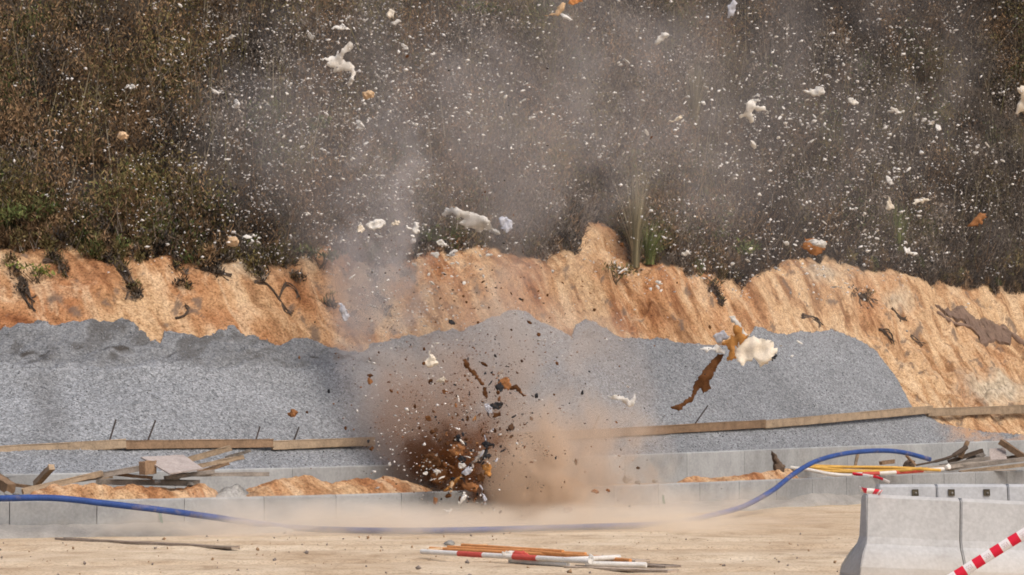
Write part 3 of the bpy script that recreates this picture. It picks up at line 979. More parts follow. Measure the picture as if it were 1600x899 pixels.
sheet('plywood_sheet', [P(220, 715, dl + 1.15), P(286, 711.5, dl + 1.75), P(317, 733, dl + 1.0), P(265, 741, dl + .6)], .02, M_PLY,
      'grey plywood sheet lying tilted on top of the timber heap', 'plywood')

def rock_bm(c, r, seed=0, sub=2, sq=(1, 1, 1), amp=.35):
    bm = bmesh.new()
    bmesh.ops.create_icosphere(bm, subdivisions=sub, radius=1)
    rr = random.Random(seed)
    pl = [(Vector((rr.gauss(0, 1), rr.gauss(0, 1), rr.gauss(0, 1))).normalized(), rr.uniform(.55, .9)) for _ in range(7)]
    rot = Matrix.Rotation(rr.uniform(0, 6.28), 3, Vector((rr.gauss(0, 1), rr.gauss(0, 1), rr.gauss(0, 1))).normalized())
    for v in bm.verts:
        p = v.co.copy()
        for nrm, k in pl:
            dd = p.dot(nrm)
            if dd > k: p -= nrm * (dd - k)
        p *= 1 + amp * .3 * rr.uniform(-1, 1)
        p = rot @ p
        v.co = Vector(c) + Vector((p.x * sq[0], p.y * sq[1], p.z * sq[2])) * r
    return bm
M_STONE = plain('grey_stone', (.30, .29, .27), .4, 9, .95, .5, .3)
for px, py, rpx, off, lab in ((272, 747, 10, .75, 'grey rubble stone under the lower edge of the plywood'), (246, 754, 6, .6, 'pale chip lying on the orange soil heap'),
        (12, 772, 6, .3, 'grey stone beside the brown post end'), (25, 773, 5, .35, 'smaller grey stone beside the brown post end'), (296, 757, 6, .5, 'rusty stone at the end of the orange soil heap'),
        (980, 749, 8, .6, 'dark grey pointed stone at the edge of the dust'), (997, 753, 5, .45, 'flat dark stone right of the pointed stone'), (1024, 752, 5, .45, 'flat dark stone nearest the thin soil heap')):
    X = X_at(px, DW, off); d = float(DW(X)) + off
    r = rpx * d / F
    tag(bm_obj('rubble_stone', rock_bm(P(px, py, d), r, int(px), 2, (1.1, 1, .8)), M_STONE), lab, 'stone')

# ------------------------------------------------------------------ right-hand scrap behind the wall
def dch(px, off):
    X = X_at(px, DW, off); return float(DW(X)) + off
def slab_from_px(name, pts, d, thick, mat, label, cat, group=None, seed=0, tilt=0.0, parent=None, crumple=.0, jag=.16):
    """an irregular piece with an outline of its own, real thickness and a crumpled surface"""
    rr = random.Random(seed)
    cx = sum(p[0] for p in pts) / len(pts); cy = sum(p[1] for p in pts) / len(pts)
    bm = bmesh.new()
    fine = []
    for (xa, ya), (xb, yb) in zip(pts, pts[1:] + pts[:1]):
        L = math.hypot(xb - xa, yb - ya)
        k = max(1, min(5, int(L / 2.6)))
        for i in range(k):
            q = i / k
            j = jag * L / k ** .5 if i else jag * .35 * L
            fine.append((xa + (xb - xa) * q + rr.gauss(0, 1) * j * .8, ya + (yb - ya) * q + rr.gauss(0, 1) * j * .8))
    x0_, x1_ = min(p[0] for p in fine), max(p[0] for p in fine)
    y0_, y1_ = min(p[1] for p in fine), max(p[1] for p in fine)
    ext = max(x1_ - x0_, y1_ - y0_) * d / F
    step = max((x1_ - x0_ + y1_ - y0_) / 22, .8)
    inner = []
    yy = y0_ + step / 2
    while yy < y1_:
        xx = x0_ + step / 2
        while xx < x1_:
            q = (xx + rr.uniform(-.25, .25) * step, yy + rr.uniform(-.25, .25) * step)
            if min((q[0] - a_) ** 2 + (q[1] - b_) ** 2 for a_, b_ in fine) > (step * .45) ** 2: inner.append(q)
            xx += step
        yy += step
    res = delaunay_2d_cdt([Vector(q) for q in fine + inner], [], [list(range(len(fine)))], 1, 1e-5)
    vs_ = [bm.verts.new(P(v[0], v[1], d)) for v in res[0]]
    for tri in res[2]:
        try: bm.faces.new([vs_[i] for i in tri])
        except ValueError: pass
    bmesh.ops.delete(bm, geom=[v for v in bm.verts if not v.link_faces], context='VERTS')
    C = P(cx, cy, d)
    yaw = rr.uniform(-.6, .6); bend = rr.uniform(-1, 1) * crumple
    a = np.array([(v.co.x - C.x, v.co.z - C.z) for v in bm.verts])
    k = 5.0 / max(ext, .05)
    nz = fbm(a[:, 0] * k * 1.1 + seed, a[:, 1] * k * 1.1, 3, seed) * ext * .15 * (crumple + .15)
    for v, (ax, az), n in zip(list(bm.verts), a, nz):
        v.co.y += ax * math.tan(yaw) * .5 + az * tilt + n
    faces = bm.faces[:]
    r = bmesh.ops.extrude_face_region(bm, geom=faces)
    top = [v for v in r['geom'] if isinstance(v, bmesh.types.BMVert)]
    bmesh.ops.translate(bm, verts=top, vec=(0, -thick, 0))
    # thin the rim so that the piece has a soft lens-like section
    rim = [v for v in top if any(len(e.link_faces) and any(abs(fc.normal.y) < .3 for fc in e.link_faces) for e in v.link_edges)]
    for v in rim:
        v.co.y += thick * .5
    bmesh.ops.recalc_face_normals(bm, faces=bm.faces[:])
    if parent is not None:
        return part(name, bm, mat, parent, True)
    o = bm_obj(name, bm, mat, smooth=True)
    return tag(o, label, cat, group)

M_WEDGE = plain('wedge_stump', (.13, .095, .07), .5, 12, .95, .8, 0)
slab_from_px('stump_wedge', [(1205, 704), (1212, 711), (1219, 722), (1227, 729), (1225, 738), (1216, 743), (1207, 745), (1208, 728)], dch(1215, .8), .22, M_WEDGE,
             'dark rough upright wedge at the end of the yellow poles', 'stump', crumple=.3, seed=4)
g = 'poles lying behind the front wall'
dpole = dch(1340, .35)
def pole(pxs, rad, mat, label, name='barricade_pole', cat='pole', group=g, n=10, d=None, bands=None):
    pts = smooth_path([P(x, y, (dd if dd else d)) for x, y, dd in pxs], 8)
    bm = tube_bm(pts, rad, n)
    o = bm_obj(name, bm, mat)
    if bands:
        L = len(pts) - 1
        for t0, t1, m2 in bands:
            i0, i1 = max(0, int(t0 * L)), min(L, int(math.ceil(t1 * L)))
            seg = pts[i0:i1 + 1]
            part('band', tube_bm(seg, rad * 1.06, n), m2, o, False)
    return tag(o, label, cat, group)
for i, (pts, lab) in enumerate((([(1228, 727, 0), (1300, 729, 0), (1380, 732, 0), (1450, 733, 0)], 'yellow pole lying topmost and farthest back in the bundle'),
        ([(1262, 731, 0), (1330, 730, 0), (1400, 731, 0), (1470, 735, 0)], 'yellow pole lying second in the bundle'),
        ([(1255, 729, 0), (1320, 735, 0), (1390, 736, 0), (1440, 732, 0)], 'yellow pole that sags in the middle of the bundle'),
        ([(1236, 732, 0), (1300, 737, 0), (1370, 737, 0), (1425, 734, 0)], 'yellow pole lying lowest in the bundle'))):
    dd = dpole + .55 - .12 * i
    pole([(x, y, dd) for x, y, _ in pts], .028, M_YELLOW, lab)
pole([(1226, 730, dpole + .2), (1262, 734, dpole + .1), (1298, 741, dpole), (1336, 744, dpole - .02)], .034, M_WHITE, 'white bent pole lying in front of the yellow poles')
pole([(1334, 741.5, dpole - .02), (1390, 739, dpole + .1), (1474, 733, dpole + .9)], .036, M_WHITE, 'red and white banded pole resting on the front wall', bands=[(.16, .36, M_RED), (.58, .76, M_RED)])
tag(bm_obj('pole_cap', rock_bm(P(1481, 730, dpole + 1.1), .07, 9, 2), M_WHITE), 'white round plastic lump at the end of the banded pole', 'cap')
board(1335, 732, 1341, 706, 10, dpole + 1.6, dpole + 1.65, .05, 'upright tan post standing behind the hose arch', M_BOARD, 31, up=(0, 1, 0), name='timber_post', cat='post', group='scrap timber at the right')
gr = 'scrap timber at the right'
dr = dch(1520, .8)
board(1376, 724, 1396, 721, 6, dch(1385, 1.0), dch(1385, 1.2), .08, 'small brown bracket of wood behind the yellow poles', M_BROWNWOOD, 33, group=gr)
tag(bm_obj('rubble_stone', rock_bm(P(1422, 726, dch(1422, .9)), .13, 44, 2, (1.2, 1, .8)), M_WEDGE), 'dark stone under the end of the hose arch', 'stone')
pole([(1416, 712, dch(1420, .8)), (1430, 727, dch(1425, .8))], .028, M_BROWNWOOD, 'short pinkish stick leaning under the hose end', name='stick', cat='stick', group=gr)
pole([(1432, 727, dr - .7), (1462, 721, dr - .3), (1488, 713, dr), (1510, 699, dr + .2)], [.02] * 8 + [.03] * 9 + [.05] * 8, M_DARKWOOD, 'dark curved root rising from the scrap planks', name='root', cat='root', group=gr)
board(1500, 716, 1512, 690, 9, dr + .3, dr + .35, .08, 'short upright stake on top of the scrap planks', M_BROWNWOOD, 35, up=(0, 1, 0), name='timber_post', cat='post', group=gr)
board(1480, 733, 1625, 714, 6, dr - .3, dr + .2, .18, 'long grey plank lying across the scrap heap', M_GREYWOOD, 36, group=gr)
board(1440, 733, 1560, 722, 6, dr - .6, dr + .1, .15, 'grey plank running to the white lump', M_GREYWOOD, 37, group=gr)
board(1500, 738, 1640, 722, 5, dr - .45, dr - .1, .16, 'lowest grey plank of the scrap heap on the wall', M_BOARD, 38, group=gr)
board(1482, 722, 1535, 704, 6, dr + .4, dr + .5, .12, 'dark grey splintered plank beside the root', M_DARKWOOD, 39, group=gr)
board(1563, 690, 1612, 722, 9, dr + .7, dr + .3, .10, 'brown beam slanting down at the right picture edge', M_BROWNWOOD, 40, group=gr)
board(1562, 718, 1640, 706, 6, dr + .6, dr + .7, .10, 'dark plank under the slanting brown beam', M_DARKWOOD, 41, group=gr)
board(1470, 728, 1545, 716, 5, dr + .1, dr + .3, .2, 'short pale plank in the middle of the scrap heap', M_GREYWOOD, 43, group=gr)
sheet('board_sheet', [P(1546, 702, dr + .75), P(1571, 700, dr + .8), P(1573, 718, dr + .5), P(1546, 720, dr + .45)], .02, M_PLY, 'pale square board standing in the scrap heap', 'board', gr)
sheet('board_sheet', [P(1508, 711, dr + .75), P(1532, 704, dr + .9), P(1541, 713, dr + .5), P(1512, 722, dr + .35)], .02, M_GREYWOOD, 'grey crumpled sheet between root and pale board', 'board', gr, wav=.03, seed=5)

# ------------------------------------------------------------------ blue hose
hp = []
for px, py, d in ((-60, 779, 38.0), (0, 779, 37.75), (60, 778, 37.8), (105, 780, 37.9)):
    hp.append(P(px, py, d))
for px, py, d in ((165, 787, 38.0), (250, 797, 38.25), (330, 808, 38.9), (400, 818, 39.7)):
    hp.append(P(px, py, d))
for px, py in ((470, 825.5), (560, 829), (660, 829.5), (760, 828), (860, 825), (940, 823), (1000, 821)):
    hp.append(G(px, py, .045))
for px, py, d in ((1060, 815.5, 43.2), (1110, 806, 44.3), (1160, 792, 45.8), (1205, 768, 47.6), (1240, 741, 49.3), (1275, 721, 50.3), (1320, 709, 51.0), (1370, 704.5, 51.6), (1410, 707, 52.0), (1453, 718, 52.4)):
    hp.append(P(px, py, d))
hose_path = smooth_path(hp, 10)
o = tag(bm_obj('hose', tube_bm(hose_path, .043, 12), M_HOSE, smooth=True), 'long blue hose over the channel wall, through the dust and up in an arch', 'hose')

# ------------------------------------------------------------------ poles and boards on the track
gt = 'barricade poles lying on the sand track'
def on_ground(px, py, r): return G(px, py, r)
def gpole(a, b, r, mat, label, bands=None, lift=0.0):
    p0, p1 = G(a[0], a[1], r + lift), G(b[0], b[1], r + lift)
    n = 24
    pts = [p0.lerp(p1, i / n) for i in range(n + 1)]
    o = bm_obj('barricade_pole', tube_bm(pts, r, 12), mat)
    for t0, t1, m2 in bands or []:
        q = [p0.lerp(p1, t0 + (t1 - t0) * i / 4) for i in range(5)]
        part('band', tube_bm(q, r * 1.07, 12), m2, o)
    return tag(o, label, 'pole', gt)
gpole((659, 862), (922, 877), .029, M_WHITE, 'white pole with two red bands, frontmost on the track', [(.23, .38, M_RED), (.56, .70, M_RED)], .05)
gpole((797, 876), (888, 882), .03, M_WHITE, 'short white pole under the banded pole')
gpole((915, 881), (1010, 883), .03, M_WHITE, 'white pole end lying on the flat boards')
gpole((880, 875), (968, 871), .028, M_WHITE, 'white pole crossing behind the pale cap', None, .05)
for i, (a, b, lab) in enumerate((((672, 857), (960, 872), 'orange pole lying next to the banded pole'), ((700, 855), (915, 866), 'orange pole in the middle of the track bundle'),
        ((722, 852), (880, 862), 'orange pole at the back of the track bundle'), ((668, 860), (760, 852), 'pale orange pole crossing the left end of the bundle'),
        ((790, 858), (985, 876), 'orange pole reaching the flat boards'))):
    gpole(a, b, .021, M_ORANGE if i != 3 else M_TAN, lab, None, .02 + .02 * (i % 3))
slab_from_px('tape_scrap', [(795, 866), (805, 861), (818, 860), (828, 868), (826, 876), (806, 874)], G(812, 866, .1).y - .12, .02, M_RED, 'red plastic scrap wrapped round the banded pole', 'plastic scrap', crumple=.6, seed=12)
slab_from_px('tape_scrap', [(920, 866), (927, 868), (929, 876), (924, 880), (919, 875)], G(924, 874, .08).y - .1, .02, M_WHITE, 'white tie wrapped round the pole ends', 'plastic scrap', crumple=.6, seed=13)
slab_from_px('tape_scrap', [(783, 864), (797, 860), (806, 862), (798, 870), (786, 869)], G(795, 866, .1).y - .10, .015, M_WHITE, 'white plastic scrap beside the red scrap on the banded pole', 'plastic scrap', crumple=.6, seed=14)
tag(bm_obj('rubble_stone', rock_bm(G(702, 849, .03), .07, 77, 2, (1.2, 1, .6)), M_STONE), 'small stone at the back of the track pole bundle', 'stone')
gb = 'flat boards on the sand track'
M_TRACKWOOD = wood('dusty_wood', (.42, .34, .27), .35)
def gboard(a, b, w, t, label, mat, seed):
    p0, p1 = G(a[0], a[1], t / 2 - .004), G(b[0], b[1], t / 2 - .004)
    return tag(bm_obj('timber_plank', beam_bm(p0, p1, w, t, (0, 0, 1), .005, 10, .004, seed), mat), label, 'plank', gb)
gboard((92, 842), (368, 856), .14, .035, 'long thin grey board lying in the dust before the left wall', M_TRACKWOOD, 51)
gboard((890, 886), (1052, 893), .22, .03, 'grey board lying frontmost beside the pole bundle', M_TRACKWOOD, 52)
gboard((940, 874), (1004, 877), .26, .03, 'short grey board behind the white pole end', M_TRACKWOOD, 53)
gboard((985, 882), (1052, 886), .24, .03, 'short grey board under the tip of the white pole end', M_TRACKWOOD, 54)

# ------------------------------------------------------------------ concrete barriers
def barrier_bm(L, foot=.31, hgt=.89, n=6, seed=0, splay=0.0):
    """safety-shape barrier along +X from 0 to L, standing on z = 0"""
    k_ = hgt / .89
    prof = [(foot, 0), (foot, .11 * k_), (.295, .19 * k_), (.20, .33 * k_), (.14, .41 * k_), (.12, .48 * k_), (.085, hgt - .03), (.062, hgt)]
    prof = prof + [(-a, b) for a, b in prof[::-1]]
    bm = bmesh.new(); rr = random.Random(seed)
    rings = []
    for i in range(n + 1):
        x = L * i / n
        e = .008 if i in (0, n) else 0
        rings.append([bm.verts.new((x - (splay * max(0, abs(a) - .12) / .19 if i == 0 else 0), -a + rr.uniform(-.002, .002), z + rr.uniform(-.002, .002))) for a, z in prof])
    k = len(prof)
    for r0, r1 in zip(rings, rings[1:]):
        for i in range(k):
            j = (i + 1) % k
            bm.faces.new((r0[i], r1[i], r1[j], r0[j]))
    e0 = bm.faces.new(rings[0]); e1 = bm.faces.new(rings[-1][::-1])
    bmesh.ops.recalc_face_normals(bm, faces=bm.faces[:])
    ed = [e for e in bm.edges if len(e.link_faces) == 2 and e.calc_face_angle() > 1.2]
    bmesh.ops.bevel(bm, geom=ed, offset=.012, segments=2, affect='EDGES')
    # the outer edges keep a slight roundness
    return bm
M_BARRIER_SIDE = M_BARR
def put_barrier(loc, yaw, roll, L, mat, label, group, seed, hgt=.89, splay=0.0):
    bm = barrier_bm(L, seed=seed, hgt=hgt, splay=splay)
    me = bpy.data.meshes.new('concrete_barrier'); bm.to_mesh(me); bm.free()
    o = link('concrete_barrier', me, mat)
    o.location = loc
    o.rotation_euler = (0, roll, yaw)
    return tag(o, label, 'barrier', group)
top = P(1350, 772, 27.9)
yaw, roll = R(12), R(2.9)
axis = Vector((math.cos(yaw) * math.cos(roll), math.sin(yaw) * math.cos(roll), -math.sin(roll)))
upv = Matrix.Rotation(yaw, 3, 'Z') @ Matrix.Rotation(roll, 3, 'Y') @ Vector((0, 0, 1))
base0 = top - upv * .89
L1 = .965
gn = 'concrete barriers at the right, nearer row'
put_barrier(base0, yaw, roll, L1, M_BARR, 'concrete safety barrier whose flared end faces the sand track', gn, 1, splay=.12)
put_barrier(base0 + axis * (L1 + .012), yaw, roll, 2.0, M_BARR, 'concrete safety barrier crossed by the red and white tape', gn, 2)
# farther row with lifting sockets
top2 = P(1370, 757, 33.2)
yaw2, roll2 = R(10), R(.2)
ax2 = Vector((math.cos(yaw2), math.sin(yaw2), -math.sin(roll2)))
b2 = top2 - Vector((0, 0, .81))
gf = 'concrete barriers at the right, farther row'
x_at = 0.0
for i, (L, socks, lab) in enumerate(((.70, (.43,), 'farther barrier with one socket beside the tape scrap'), (.87, (.17, .60), 'farther barrier with two sockets in the middle of the row'), (1.5, (.35,), 'farther barrier at the right picture edge'))):
    loc = b2 + ax2 * x_at
    o = put_barrier(loc, yaw2, roll2, L - .012, M_BARR2, lab, gf, 20 + i, .81)
    if i < 2:
        for s in socks:
            bm = bmesh.new()
            bmesh.ops.create_cube(bm, size=1.0)
            bmesh.ops.scale(bm, vec=(.075, .02, .075), verts=bm.verts)
            front = [f for f in bm.faces if f.normal.y < -.9]
            r = bmesh.ops.inset_region(bm, faces=front, thickness=.014)
            bmesh.ops.translate(bm, verts=list({v for f in front for v in f.verts}), vec=(0, .012, 0))
            bmesh.ops.rotate(bm, verts=bm.verts, cent=(0, 0, 0), matrix=Matrix.Rotation(-.14, 3, 'X'))
            bmesh.ops.translate(bm, verts=bm.verts, vec=(s, -.1005, .715))
            me = bpy.data.meshes.new('lifting_socket'); bm.to_mesh(me); bm.free()
            sk = link('lifting_socket', me, M_SOCK, o)
            r2 = rock_bm((s + .008, -.112, .71), .017, 5, 1)
            me2 = bpy.data.meshes.new('socket_pin'); r2.to_mesh(me2); r2.free()
            link('socket_pin', me2, M_STONE, sk)
    x_at += L

# ------------------------------------------------------------------ barrier tape
def tape_mat():
    m, nt, b = new_mat('warning_tape')
    a = N(nt, 'ShaderNodeAttribute', attribute_name='tint')
    nt.links.new(a.outputs['Color'], b.inputs['Base Color'])
    b.inputs['Roughness'].default_value = .45
    return m
M_TAPE = tape_mat()
RED, WHT = (.68, .018, .05), (.80, .77, .78)
def ribbon(name, pts, width, lens, label, up=(0, 0, 1), twist=0.0, first_red=True, marks=False, cat='tape', thick=.0015):
    """striped tape along pts (world points); lens = length of one block"""
    pts = [Vector(p) for p in pts]
    cum = [0]
    for a, b in zip(pts, pts[1:]): cum.append(cum[-1] + (b - a).length)
    V, Fc, C = [], [], []
    def at(s):
        s = min(max(s, 0), cum[-1])
        for i in range(len(pts) - 1):
            if s <= cum[i + 1]:
                t = (s - cum[i]) / max(cum[i + 1] - cum[i], 1e-6)
                return pts[i].lerp(pts[i + 1], t), (pts[i + 1] - pts[i]).normalized()
        return pts[-1], (pts[-1] - pts[-2]).normalized()
    s = 0; red = first_red; q = []
    frames = []
    while s < cum[-1] - 1e-4:
        e = min(s + lens, cum[-1])
        steps = 3
        for k in range(steps):
            s0, s1 = s + (e - s) * k / steps, s + (e - s) * (k + 1) / steps
            quad = []
            for ss, sg in ((s0, -1), (s1, -1), (s1, 1), (s0, 1)):
                p, tg = at(ss)
                side = Vector(up)
                side = (side - tg * side.dot(tg)).normalized()
                ang = twist * math.sin(ss * 2.3 + .5)
                side = Matrix.Rotation(ang, 3, tg) @ side
                quad.append(p + side * width / 2 * sg)
            nrm = (quad[1] - quad[0]).cross(quad[3] - quad[0]).normalized() * thick
            i0 = len(V)
            V += [v - nrm / 2 for v in quad] + [v + nrm / 2 for v in quad]
            Fc += [(i0, i0 + 1, i0 + 2, i0 + 3), (i0 + 7, i0 + 6, i0 + 5, i0 + 4), (i0, i0 + 4, i0 + 5, i0 + 1), (i0 + 3, i0 + 2, i0 + 6, i0 + 7)]
            C += [RED if red else WHT] * 8
        frames.append((s, e, red)); s = e; red = not red
    V = np.array([tuple(v) for v in V]); c = V.mean(0)
    me = mesh_np(name, V - c, Fc, False, np.array(C))
    o = link(name, me, M_TAPE); o.location = c; ORG[o.name] = Vector(c)
    tag(o, label, cat)
    return o, frames, at
dt0, dt1 = 20.5, 19.6
tp = smooth_path([P(1380, 962, 20.3), P(1440, 930, 20.25), P(1492, 901, 20.2), P(1545, 868, 20.15), P(1602, 833, 20.1), P(1700, 775, 20.0), P(1790, 724, 19.9)], 8)
o, frames, at = ribbon('warning_tape', tp, .075, .074, 'red and white warning tape stretched across the near barrier', first_red=True)
# faded writing on the white blocks: S51-like strokes, as small raised strips of ink
M_INK = plain('faded_ink', (.50, .36, .40), .2, 20, .7, 0, 0)
GLYPH = {'S': [((1, 1), (0, 1)), ((0, 1), (0, .5)), ((0, .5), (1, .5)), ((1, .5), (1, 0)), ((1, 0), (0, 0))],
         '5': [((1, 1), (0, 1)), ((0, 1), (0, .55)), ((0, .55), (1, .5)), ((1, .5), (1, 0)), ((1, 0), (0, 0))],
         '1': [((.5, 1), (.5, 0)), ((.2, .8), (.5, 1))]}
for s_, e_, red in frames:
    if red: continue
    p0, tg = at((s_ + e_) / 2)
    side = Vector((0, 0, 1)); side = (side - tg * side.dot(tg)).normalized()
    nrm = tg.cross(side).normalized()
    if nrm.y > 0: nrm = -nrm
    for gi, ch in enumerate('S51'):
        bm = bmesh.new(); prev = None
        for (x0, y0), (x1, y1) in GLYPH[ch]:
            a = p0 + tg * ((gi - 1) * .017 + (x0 - .5) * .011) + side * (y0 - .5) * .032 + nrm * .002
            b_ = p0 + tg * ((gi - 1) * .017 + (x1 - .5) * .011) + side * (y1 - .5) * .032 + nrm * .002
            dv = (b_ - a).normalized(); w = nrm.cross(dv) * .0017
            q = [bm.verts.new(v) for v in (a - w, b_ - w, b_ + w, a + w)]
            if prev is not None: bm.faces.new((prev[1], prev[2], q[3], q[0])) if False else None
            bm.faces.new(q); prev = q
        bmesh.ops.remove_doubles(bm, verts=bm.verts, dist=.0026)
        part('printed_letter', bm, M_INK, o)

# tape scrap tied round the barrier end, and a loose tail from the banded pole
tape2 = smooth_path([P(1344, 764, 27.75), P(1352, 767, 27.6), P(1362, 767.5, 27.62), P(1372, 769, 27.7), P(1377, 770, 27.9)], 5)
ribbon('warning_tape', tape2, .06, .085, 'red and white tape end tied round the near barrier top', twist=.7, first_red=False)
tape3 = smooth_path([P(1332, 740, dpole - .08), P(1345, 742, dpole - .09), P(1360, 744, dpole - .1), P(1374, 747, dpole - .12), P(1390, 754, dpole - .16)], 5)
ribbon('warning_tape', tape3, .055, .19, 'loose tape tail hanging from the banded pole', twist=.5, first_red=True)

# ------------------------------------------------------------------ log and roots on the cut slope
def bank_tube(name, pix, rads, mat, label, cat, group=None, lift=.02, n=9):
    pts = smooth_path([B(x, y, lift) for x, y in pix], 5)
    L = len(pts)
    rr = np.interp(np.linspace(0, 1, L), np.linspace(0, 1, len(rads)), rads)
    rnd = random.Random(int(pix[0][0]))
    bm = tube_bm(pts, [float(r) * rnd.uniform(.85, 1.15) for r in rr], n)
    for v in bm.verts: v.co += Vector((rnd.uniform(-1, 1), rnd.uniform(-1, 1), rnd.uniform(-1, 1))) * float(min(rads)) * .25
    return tag(bm_obj(name, bm, mat, smooth=True), label, cat, group)
M_BARK = wood('log_bark', (.23, .155, .115), .5)
def bank_slab(name, pix, thick, mat, label, cat, seed=0):
    rr = random.Random(seed)
    bm = bmesh.new()
    fine = []
    for (xa, ya), (xb, yb) in zip(pix, pix[1:] + pix[:1]):
        L = math.hypot(xb - xa, yb - ya); k = max(1, int(L / 5))
        for i in range(k): fine.append((xa + (xb - xa) * i / k + rr.gauss(0, .7), ya + (yb - ya) * i / k + rr.gauss(0, .7)))
    f = bm.faces.new([bm.verts.new(B(x, y, thick * .5)) for x, y in fine])
    bmesh.ops.triangulate(bm, faces=[f])
    for _ in range(2):
        bmesh.ops.subdivide_edges(bm, edges=[e for e in bm.edges if e.calc_length() > .10], cuts=1)
        bmesh.ops.triangulate(bm, faces=bm.faces[:])
    r = bmesh.ops.extrude_face_region(bm, geom=bm.faces[:])
    bmesh.ops.translate(bm, verts=[v for v in r['geom'] if isinstance(v, bmesh.types.BMVert)], vec=(.04, .08, -thick))
    for v in bm.verts: v.co += Vector((rr.gauss(0, 1), rr.gauss(0, 1), rr.gauss(0, 1))) * .012
    bmesh.ops.recalc_face_normals(bm, faces=bm.faces[:])
    return tag(bm_obj(name, bm, mat), label, cat)
bank_slab('fallen_log', [(1462, 484), (1480, 487), (1510, 496), (1540, 506), (1572, 511), (1582, 519), (1578, 541), (1568, 535), (1555, 531), (1532, 535), (1529, 525), (1512, 514), (1496, 505), (1478, 494)], .16, M_BARK,
          'broad splintered brown log lying on the orange earth', 'log', 3)
bank_tube('fallen_branch', [(1465, 493), (1490, 508), (1515, 515), (1532, 524)], [.05, .05, .04, .03], M_BARK, 'thinner branch lying under the fallen log', 'branch')
bank_tube('fallen_branch', [(1566, 514), (1588, 530), (1620, 552)], [.05, .07, .08], M_BARK, 'branch stub below the log at the right picture edge', 'branch')
gq = 'exposed roots on the cut earth'
for pix, rads, lab in (([(400, 448), (418, 453), (436, 462), (447, 478), (456, 486)], [.03, .04, .03, .02], 'forked dark root left of the smoke streak'),
        ([(436, 462), (446, 452), (462, 455), (468, 466)], [.03, .025, .02], 'curled side root beside the forked root'),
        ([(20, 430), (32, 445), (42, 468), (52, 482)], [.09, .08, .06, .03], 'dark root mass at the far left of the cut'),
        ([(70, 405), (90, 415), (105, 432)], [.08, .07, .04], 'dark roots hanging below the left scrub edge'),
        ([(182, 405), (196, 425), (208, 446), (214, 458)], [.13, .12, .09, .05], 'broad dark root trailing down the left gully'),
        ([(316, 427), (335, 433), (358, 441)], [.04, .05, .03], 'short dark root at the top of the cut'),
        ([(1112, 455), (1122, 462), (1130, 472)], [.05, .06, .03], 'dark root stub right of the middle of the cut'),
        ([(1342, 460), (1352, 470), (1364, 484)], [.06, .07, .05], 'dark root stub above the end of the gravel'),
        ([(1395, 489), (1406, 495), (1414, 499)], [.05, .05, .03], 'small root right of the root stub above the gravel'),
        ([(1375, 520), (1388, 527), (1398, 534)], [.03, .05, .04], 'dark stick on the earth nearest the gravel end'),
        ([(1424, 526), (1432, 532), (1442, 541)], [.03, .03, .02], 'thin stick on the earth below the fallen log'),
        ([(1255, 500), (1275, 500), (1282, 512)], [.04, .05, .03], 'root poking out over the right gravel top'),
        ([(276, 490), (288, 488), (294, 480), (290, 472)], [.015, .02, .015], 'thin hooked root in the middle of the left cut')):
    rnd = random.Random(int(pix[0][0] * 7 + pix[0][1]))
    bm = bmesh.new()
    for k in range(6 if max(rads) > .045 else 3):
        sp = max(rads) * F / 48 * .9
        q = [(x + rnd.gauss(0, sp) * (.25 + .75 * i / len(pix)), y + rnd.gauss(0, sp * .8) * (.25 + .75 * i / len(pix))) for i, (x, y) in enumerate(pix)]
        pts = smooth_path([B(pix[0][0], pix[0][1], .02)] + [B(x, y, .0 + rnd.uniform(0, .05)) for x, y in q], 4)
        L = len(pts)
        tube_bm(pts, [max(.008, max(rads) * .34 * rnd.uniform(.6, 1.3) * (1 - .75 * i / L)) for i in range(L)], 6, bm)
    for v in bm.verts: v.co += Vector((rnd.gauss(0, 1), rnd.gauss(0, 1), rnd.gauss(0, 1))) * .006
    tag(bm_obj('root', bm, M_DARKWOOD), lab, 'root', gq)

# ------------------------------------------------------------------ scrub on the hillside
PAL = {'brown': [(.165, .102, .055), (.125, .078, .042), (.20, .135, .078), (.10, .065, .038)],
       'olive': [(.105, .088, .036), (.08, .072, .030), (.135, .108, .048), (.115, .082, .040)],
       'grey': [(.15, .125, .10), (.11, .092, .075), (.20, .17, .14), (.08, .066, .054)],
       'green': [(.065, .085, .028), (.085, .10, .034), (.05, .065, .024), (.10, .10, .042)],
       'dark': [(.035, .028, .022), (.05, .038, .028), (.028, .026, .024), (.065, .048, .034)]}
def leaf_cloud(centres, radii, counts, pals, lw=(.014, .034), ll=(.05, .12), upbias=.3):
    """leaf and twig blades as arrays: for each clump, blades spread through its volume"""
    Vs, Cs = [], []
    for c, r, n, pal in zip(centres, radii, counts, pals):
        u = RNG.normal(size=(n, 3)); u /= np.linalg.norm(u, axis=1)[:, None]
        rad = RNG.random(n) ** .45
        p = np.asarray(c) + u * rad[:, None] * np.asarray(r)
        a = RNG.normal(size=(n, 3)); a[:, 2] = np.abs(a[:, 2]) * (1 + upbias) + upbias
        a /= np.linalg.norm(a, axis=1)[:, None]
        b = np.cross(a, RNG.normal(size=(n, 3))); b /= np.linalg.norm(b, axis=1)[:, None] + 1e-9
        L = RNG.uniform(*ll, n)[:, None]; W = RNG.uniform(*lw, n)[:, None]
        tip = p + a * L; mid = p + a * L * .45
        q = np.stack([p, mid + b * W * .5, tip, mid - b * W * .5], 1)
        col = np.array(PAL[pal])[RNG.integers(0, 4, n)] * RNG.uniform(.75, 1.25, (n, 1)) * RNG.uniform(.55, 1.7)
        Vs.append(q.reshape(-1, 3)); Cs.append(np.repeat(col, 4, 0))
    V = np.concatenate(Vs); C = np.concatenate(Cs)
    Fc = np.arange(len(V)).reshape(-1, 4)
    return V, Fc, C

